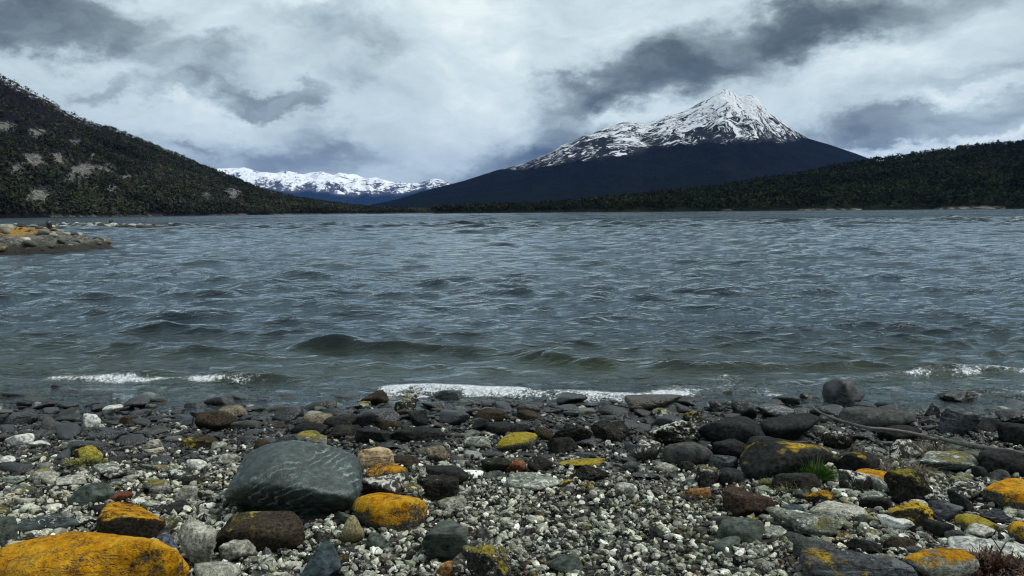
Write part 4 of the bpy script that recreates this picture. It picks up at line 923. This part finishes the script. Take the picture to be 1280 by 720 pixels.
def build_point():
    xs = np.concatenate([np.linspace(-80, -34, 30), np.linspace(-33.8, -20.5, 150)]); ys = np.linspace(31.5, 54, 130); X, Y = np.meshgrid(xs, ys)
    ridge_h = np.interp(X, [-80, -40, -27.5, -25.6, -24.4, -23.4, -22.4, -21.4], [1.9, 1.45, 1.02, .98, .80, .60, .38, -.2])
    yc = np.interp(X, [-80, -30, -24, -21], [42, 40.5, 40.0, 40.0]); hw0 = np.interp(X, [-80, -27, -23.5, -21], [11, 6.3, 4.2, 1.2])
    s = (Y - yc) / hw0; prof = np.clip(1 - np.abs(s) ** 2.2, -1, 1)
    Z = np.where(prof > 0, ridge_h * np.clip(prof, 0, 1) ** .55, ridge_h * 0 + prof * .8) + (.26 * fbm(P2(X * .8, Y * .8), 5, 51, .6, ridged=True) + .14 * fbm(P2(X * 2.2, Y * 2.2), 4, 52, .6)) * np.clip(prof + .35, 0, 1) - .02
    px, py = to_px(X, Y, Z)
    org = 1.1 * np.exp(-(((px - 16) / 34) ** 4 + ((py - 288) / 8) ** 2)) + .4 * np.exp(-(((px + 60) / 40) ** 2))
    me = relief_mesh('rocky_point', X, Y, Z, {'orange': org})
    m, nb, p, _ = new_mat('rocky point'); g = nb.n.new('ShaderNodeNewGeometry'); pos = g.outputs['Position']; pz = nb.sep(pos)[2]
    n1 = nb.noise(pos, 1.6, 7, .72, .6); n2 = nb.noise(pos, 7, 5, .7)
    c = nb.mix(nb.mapr(n1, .38, .62), (.035, .034, .028), (.19, .185, .155)); c = nb.mix(nb.mapr(n2, .54, .62), c, (.30, .29, .25))
    om = nb.mapr(nb.math('ADD', nb.attr('orange'), nb.math('MULTIPLY', nb.math('SUBTRACT', n2, .5), 3.2)), .55, .8); c = nb.mix(om, c, (.42, .23, .02))
    wt = nb.mapr(nb.math('ADD', pz, nb.math('MULTIPLY', nb.math('SUBTRACT', n1, .5), .7)), .52, .28); c = nb.mix(wt, c, (.020, .017, .012))
    nb.set(p.inputs['Base Color'], c); nb.set(p.inputs['Roughness'], .9); nb.set(p.inputs['Normal'], nb.bump(nb.math('ADD', n1, n2), 1.0, .25))
    o = link('rocky_point', me, m); tag(o, 'low rocky point with orange lichen jutting into the lake on the left', 'rock outcrop', kind='structure')
    rg = np.random.default_rng(8); pts = []
    for _ in range(420):
        i, j = rg.integers(10, 110), rg.integers(30, 165)
        if Z[i, j] > .12: q = .12 + .30 * rg.random() ** 2; pts.append((X[i, j], Y[i, j], Z[i, j] + q * .12, q, q * .8, q * .55))
    rubble('outcrop_rubble', pts, 'broken pale blocks strewn over the rocky point on the left', 'rubble', [(.11, .105, .085), (.20, .195, .165), (.05, .048, .04), (.28, .27, .23), (.03, .028, .022), (.30, .17, .02)], 9)
    pts = []
    for _ in range(300):
        px_ = 215 * rg.random() ** .85 - 12; P = wpt(px_, 287.0 + rg.normal(0, .5) - .012 * px_); h = (.15 + .65 * rg.random() ** 1.4) * np.interp(px_, [-10, 120, 135, 210], [1.1, .95, .75, .6])
        pts.append((P[0], P[1] + 6 * rg.random(), h * .08, .30 + .55 * rg.random() ** 2, .4 + .5 * rg.random(), h))
    rubble('reef', pts, 'thin line of white-topped rocks across the water behind the rocky point', 'reef', [(.17, .18, .165), (.05, .055, .05), (.30, .31, .29), (.025, .03, .025), (.035, .042, .035)], 10)
    for px_, py_, lab in ((62, 285, 'small dark rock upright on the reef near the rocky point'), (139, 281.5, 'small dark rock standing alone at the middle of the reef')):
        P = wpt(px_, py_ + 3.0); V, F = rock_shape(2, 'S', px_); o = link('reef_rock', mesh_np('reef_rock', V * (.35, .3, .75), F), stone_mat('wet'), (P[0], P[1], .55)); tag(o, lab, 'rock')
build_point()

# ------------------------------------------------------------------ driftwood, grass, seaweed
def tube(pts, rad, ns=14, seed=0, name='branch'):
    P = np.array(pts, float); n = len(P); T = np.gradient(P, axis=0); T /= np.linalg.norm(T, axis=1, keepdims=True)
    A = np.cross(T, (0, 0, 1.0)); A /= np.linalg.norm(A, axis=1, keepdims=True); B = np.cross(T, A); th = np.linspace(0, 2 * math.pi, ns, endpoint=False)
    r = np.array(rad)[:, None] * (1 + .12 * fbm(np.stack([np.cos(th)[None] * 1.5 + 0 * P[:, :1], np.sin(th)[None] * 1.5 + 0 * P[:, :1], np.arange(n)[:, None] * .12 + 0 * th[None]], -1), 3, seed))
    V = P[:, None] + r[..., None] * (np.cos(th)[None, :, None] * A[:, None] + np.sin(th)[None, :, None] * B[:, None])
    V = np.vstack([V.reshape(-1, 3), P[:1], P[-1:]]); i = np.arange(n - 1)[:, None] * ns; j = np.arange(ns)[None]; k = (j + 1) % ns
    q = np.stack([i + j, i + k, i + ns + k, i + ns + j], -1).reshape(-1, 4); tri = np.concatenate([q[:, [0, 1, 2]], q[:, [0, 2, 3]]])
    e0 = np.stack([np.full(ns, n * ns), k[0], j[0]], -1); e1 = np.stack([np.full(ns, n * ns + 1), (n - 1) * ns + j[0], (n - 1) * ns + k[0]], -1)
    return mesh_np(name, V, np.vstack([tri, e0, e1]))
def curve_pts(ctrl, n):
    C = np.array(ctrl, float); s = np.linspace(0, len(C) - 1, n); i = np.clip(s.astype(int), 0, len(C) - 2); f = (s - i)[:, None]
    g = lambda k: C[np.clip(k, 0, len(C) - 1)]; p0, p1, p2, p3 = g(i - 1), g(i), g(i + 1), g(i + 2)
    return .5 * (2 * p1 + (p2 - p0) * f + (2 * p0 - 5 * p1 + 4 * p2 - p3) * f ** 2 + (3 * p1 - p0 - 3 * p2 + p3) * f ** 3)
WOOD, nb, p, _ = new_mat('weathered driftwood'); t = nb.n.new('ShaderNodeTexCoord')
gr = nb.noise(nb.mapping(t.outputs['Object'], sc=(3, 60, 60)), 1.0, 5, .65, .3); c = nb.mix(nb.mapr(gr, .35, .65), (.032, .027, .021), (.14, .128, .11))
nb.set(p.inputs['Base Color'], c); nb.set(p.inputs['Roughness'], .8); nb.set(p.inputs['Normal'], nb.bump(gr, .9, .006))
def build_wood():
    c1 = []
    for px_, py_, h in [(1014, 508, .07), (1026, 516, .10), (1045, 524, .13), (1065, 530, .15), (1085, 535, .15), (1105, 536.5, .15), (1130, 540, .14), (1150, 544, .12), (1172, 550, .10)]:
        c1.append(place(px_, py_, h)[0])
    P = curve_pts(c1, 70); tt = np.linspace(0, 1, 70); o = link('driftwood_branch', tube(P, .007 + .008 * tt ** .8, 12, 3), WOOD); tag(o, 'thin curved driftwood branch lying over the dark boulders', 'driftwood')
    c2 = [place(px_, py_, h)[0] for px_, py_, h in [(1168, 545, .10), (1185, 551, .12), (1210, 556, .13), (1240, 561, .13), (1275, 567, .13), (1320, 576, .13), (1370, 588, .12)]]
    P = curve_pts(c2, 60); tt = np.linspace(0, 1, 60); o = link('driftwood_pole', tube(P, .013 + .007 * tt, 14, 5), WOOD); tag(o, 'thick grey driftwood pole running off the right border', 'driftwood')
    c3 = [place(px_, py_, h)[0] for px_, py_, h in [(1171, 548, .13), (1169, 553, .09), (1172, 560, .04)]]
    tw = link('twig', tube(curve_pts(c3, 14), np.full(14, .006), 8, 6), WOOD); tw.parent = o
    # straw and dead weed heaped at the fork
    rg = np.random.default_rng(4)
    def strands(name, cx, cy, rad, n, ln, wd, cols, label, cat, up, seed, fine=5, kind=None, h0=.02):
        rg = np.random.default_rng(seed); B, _ = place(cx, cy, h0); Vs, Fs, Cs = [], [], []; off = 0
        for _ in range(n):
            a = rg.random() * 6.28; rr = math.sqrt(rg.random()); b = B + np.array([math.cos(a) * rad[0] * rr, math.sin(a) * rad[1] * rr, 0]); az = a + rg.normal(0, .7); L = ln * (.5 + .8 * rg.random()) * (1.1 - .5 * rr)
            out = rg.random() * (1.4 - up) + rr * .45; d = np.array([math.cos(az) * out, math.sin(az) * out, up + .15 * rg.random()]); d /= np.linalg.norm(d); sd_ = np.array([-math.sin(az), math.cos(az), 0]) * wd * (.6 + .8 * rg.random())
            sgs = fine; q = []
            for s in range(sgs + 1):
                f = s / sgs; c_ = b + d * L * f + np.array([0, 0, -.55 * L * out * f * f]) + (rg.normal(0, .1 * L, 3) * f if up < .5 else 0); wv = sd_ * (1 - f ** 1.5 * .95); q += [c_ - wv, c_ + wv]
            Vs.append(np.array(q)); k = np.arange(sgs)[:, None] * 2 + off; Fs.append(np.hstack([k, k + 1, k + 3, k + 2])); off += len(q)
            Cs.append(np.repeat([np.array(cols[int(rg.integers(len(cols)))]) * (.7 + .6 * rg.random())], len(q), 0))
        me = mesh_np(name, np.vstack(Vs), np.vstack(Fs)); cattr(me, 'Col', np.vstack(Cs)); o = link(name, me, BLADE); tag(o, label, cat, kind=kind); return o
    BLADE, nb, p, _ = new_mat('blades'); nb.set(p.inputs['Base Color'], nb.attr('Col', out='Color')); nb.set(p.inputs['Roughness'], .6); nb.set(p.inputs['Specular IOR Level'], .3)
    strands('grass_tuft', 1019, 600, (.10, .05), 760, .15, .0034, [(.040, .11, .014), (.065, .15, .020), (.025, .07, .010), (.09, .16, .035)], 'green grass tuft growing between the yellow-patched boulder and dark slab', 'grass tuft', .9, 1)
    strands('dead_weed', 1170, 566, (.10, .09), 420, .13, .0028, [(.10, .075, .045), (.18, .14, .08), (.05, .038, .025)], 'dry brown weed caught under the driftwood fork', 'dried weed', .30, 2)
    strands('dead_weed', 1130, 590, (.22, .10), 520, .14, .0028, [(.06, .05, .032), (.14, .11, .07), (.03, .026, .02)], 'dark matted weed behind the craggy yellow-crusted rock', 'dried weed', .22, 3)
    strands('seaweed', 1243, 714, (.13, .07), 1100, .13, .007, [(.035, .012, .009), (.06, .022, .014), (.10, .06, .025)], 'clump of dark reddish seaweed on the pale slab at the bottom right', 'seaweed', .35, 4)
    strands('dead_weed', 1000, 612, (.12, .06), 240, .09, .0025, [(.05, .06, .02), (.09, .09, .035)], 'sparse olive weed in front of the dark rough slab', 'dried weed', .4, 5)
    strands('moss', 965, 606, (.10, .06), 500, .05, .0028, [(.07, .085, .02), (.11, .12, .03), (.05, .06, .02)], 'low olive moss on stones left of the grass tuft', 'moss', .6, 6)
    strands('moss', 108, 578, (.15, .07), 500, .045, .0028, [(.14, .14, .02), (.20, .19, .03), (.07, .07, .02)], 'bright yellow-green moss on the left side of the beach', 'moss', .6, 7, h0=.05)
build_wood()

# ------------------------------------------------------------------ air between here and the mountains
def build_haze():
    x0, x1, y0, y1, z0, z1 = -40000, 40000, -3500, 33000, -9, 2300
    V = [(x, y, z) for z in (z0, z1) for y in (y0, y1) for x in (x0, x1)]; F = [(0, 2, 3, 1), (4, 5, 7, 6), (0, 1, 5, 4), (2, 6, 7, 3), (0, 4, 6, 2), (1, 3, 7, 5)]
    me = mesh_np('haze', V, F, False); m = bpy.data.materials.new('haze'); m.use_nodes = True; nb = NB(m.node_tree); nb.n.clear()
    out = nb.n.new('ShaderNodeOutputMaterial'); v = nb.n.new('ShaderNodeVolumePrincipled'); v.inputs['Color'].default_value = (.10, .32, .95, 1); v.inputs['Density'].default_value = 1.1e-5
    nb.l.new(v.outputs[0], out.inputs['Volume']); o = link('haze', me, m); tag(o, 'thin blue air over the lake and mountains', 'haze', kind='stuff')
if 1: build_haze()
print('script', time.time() - T0)
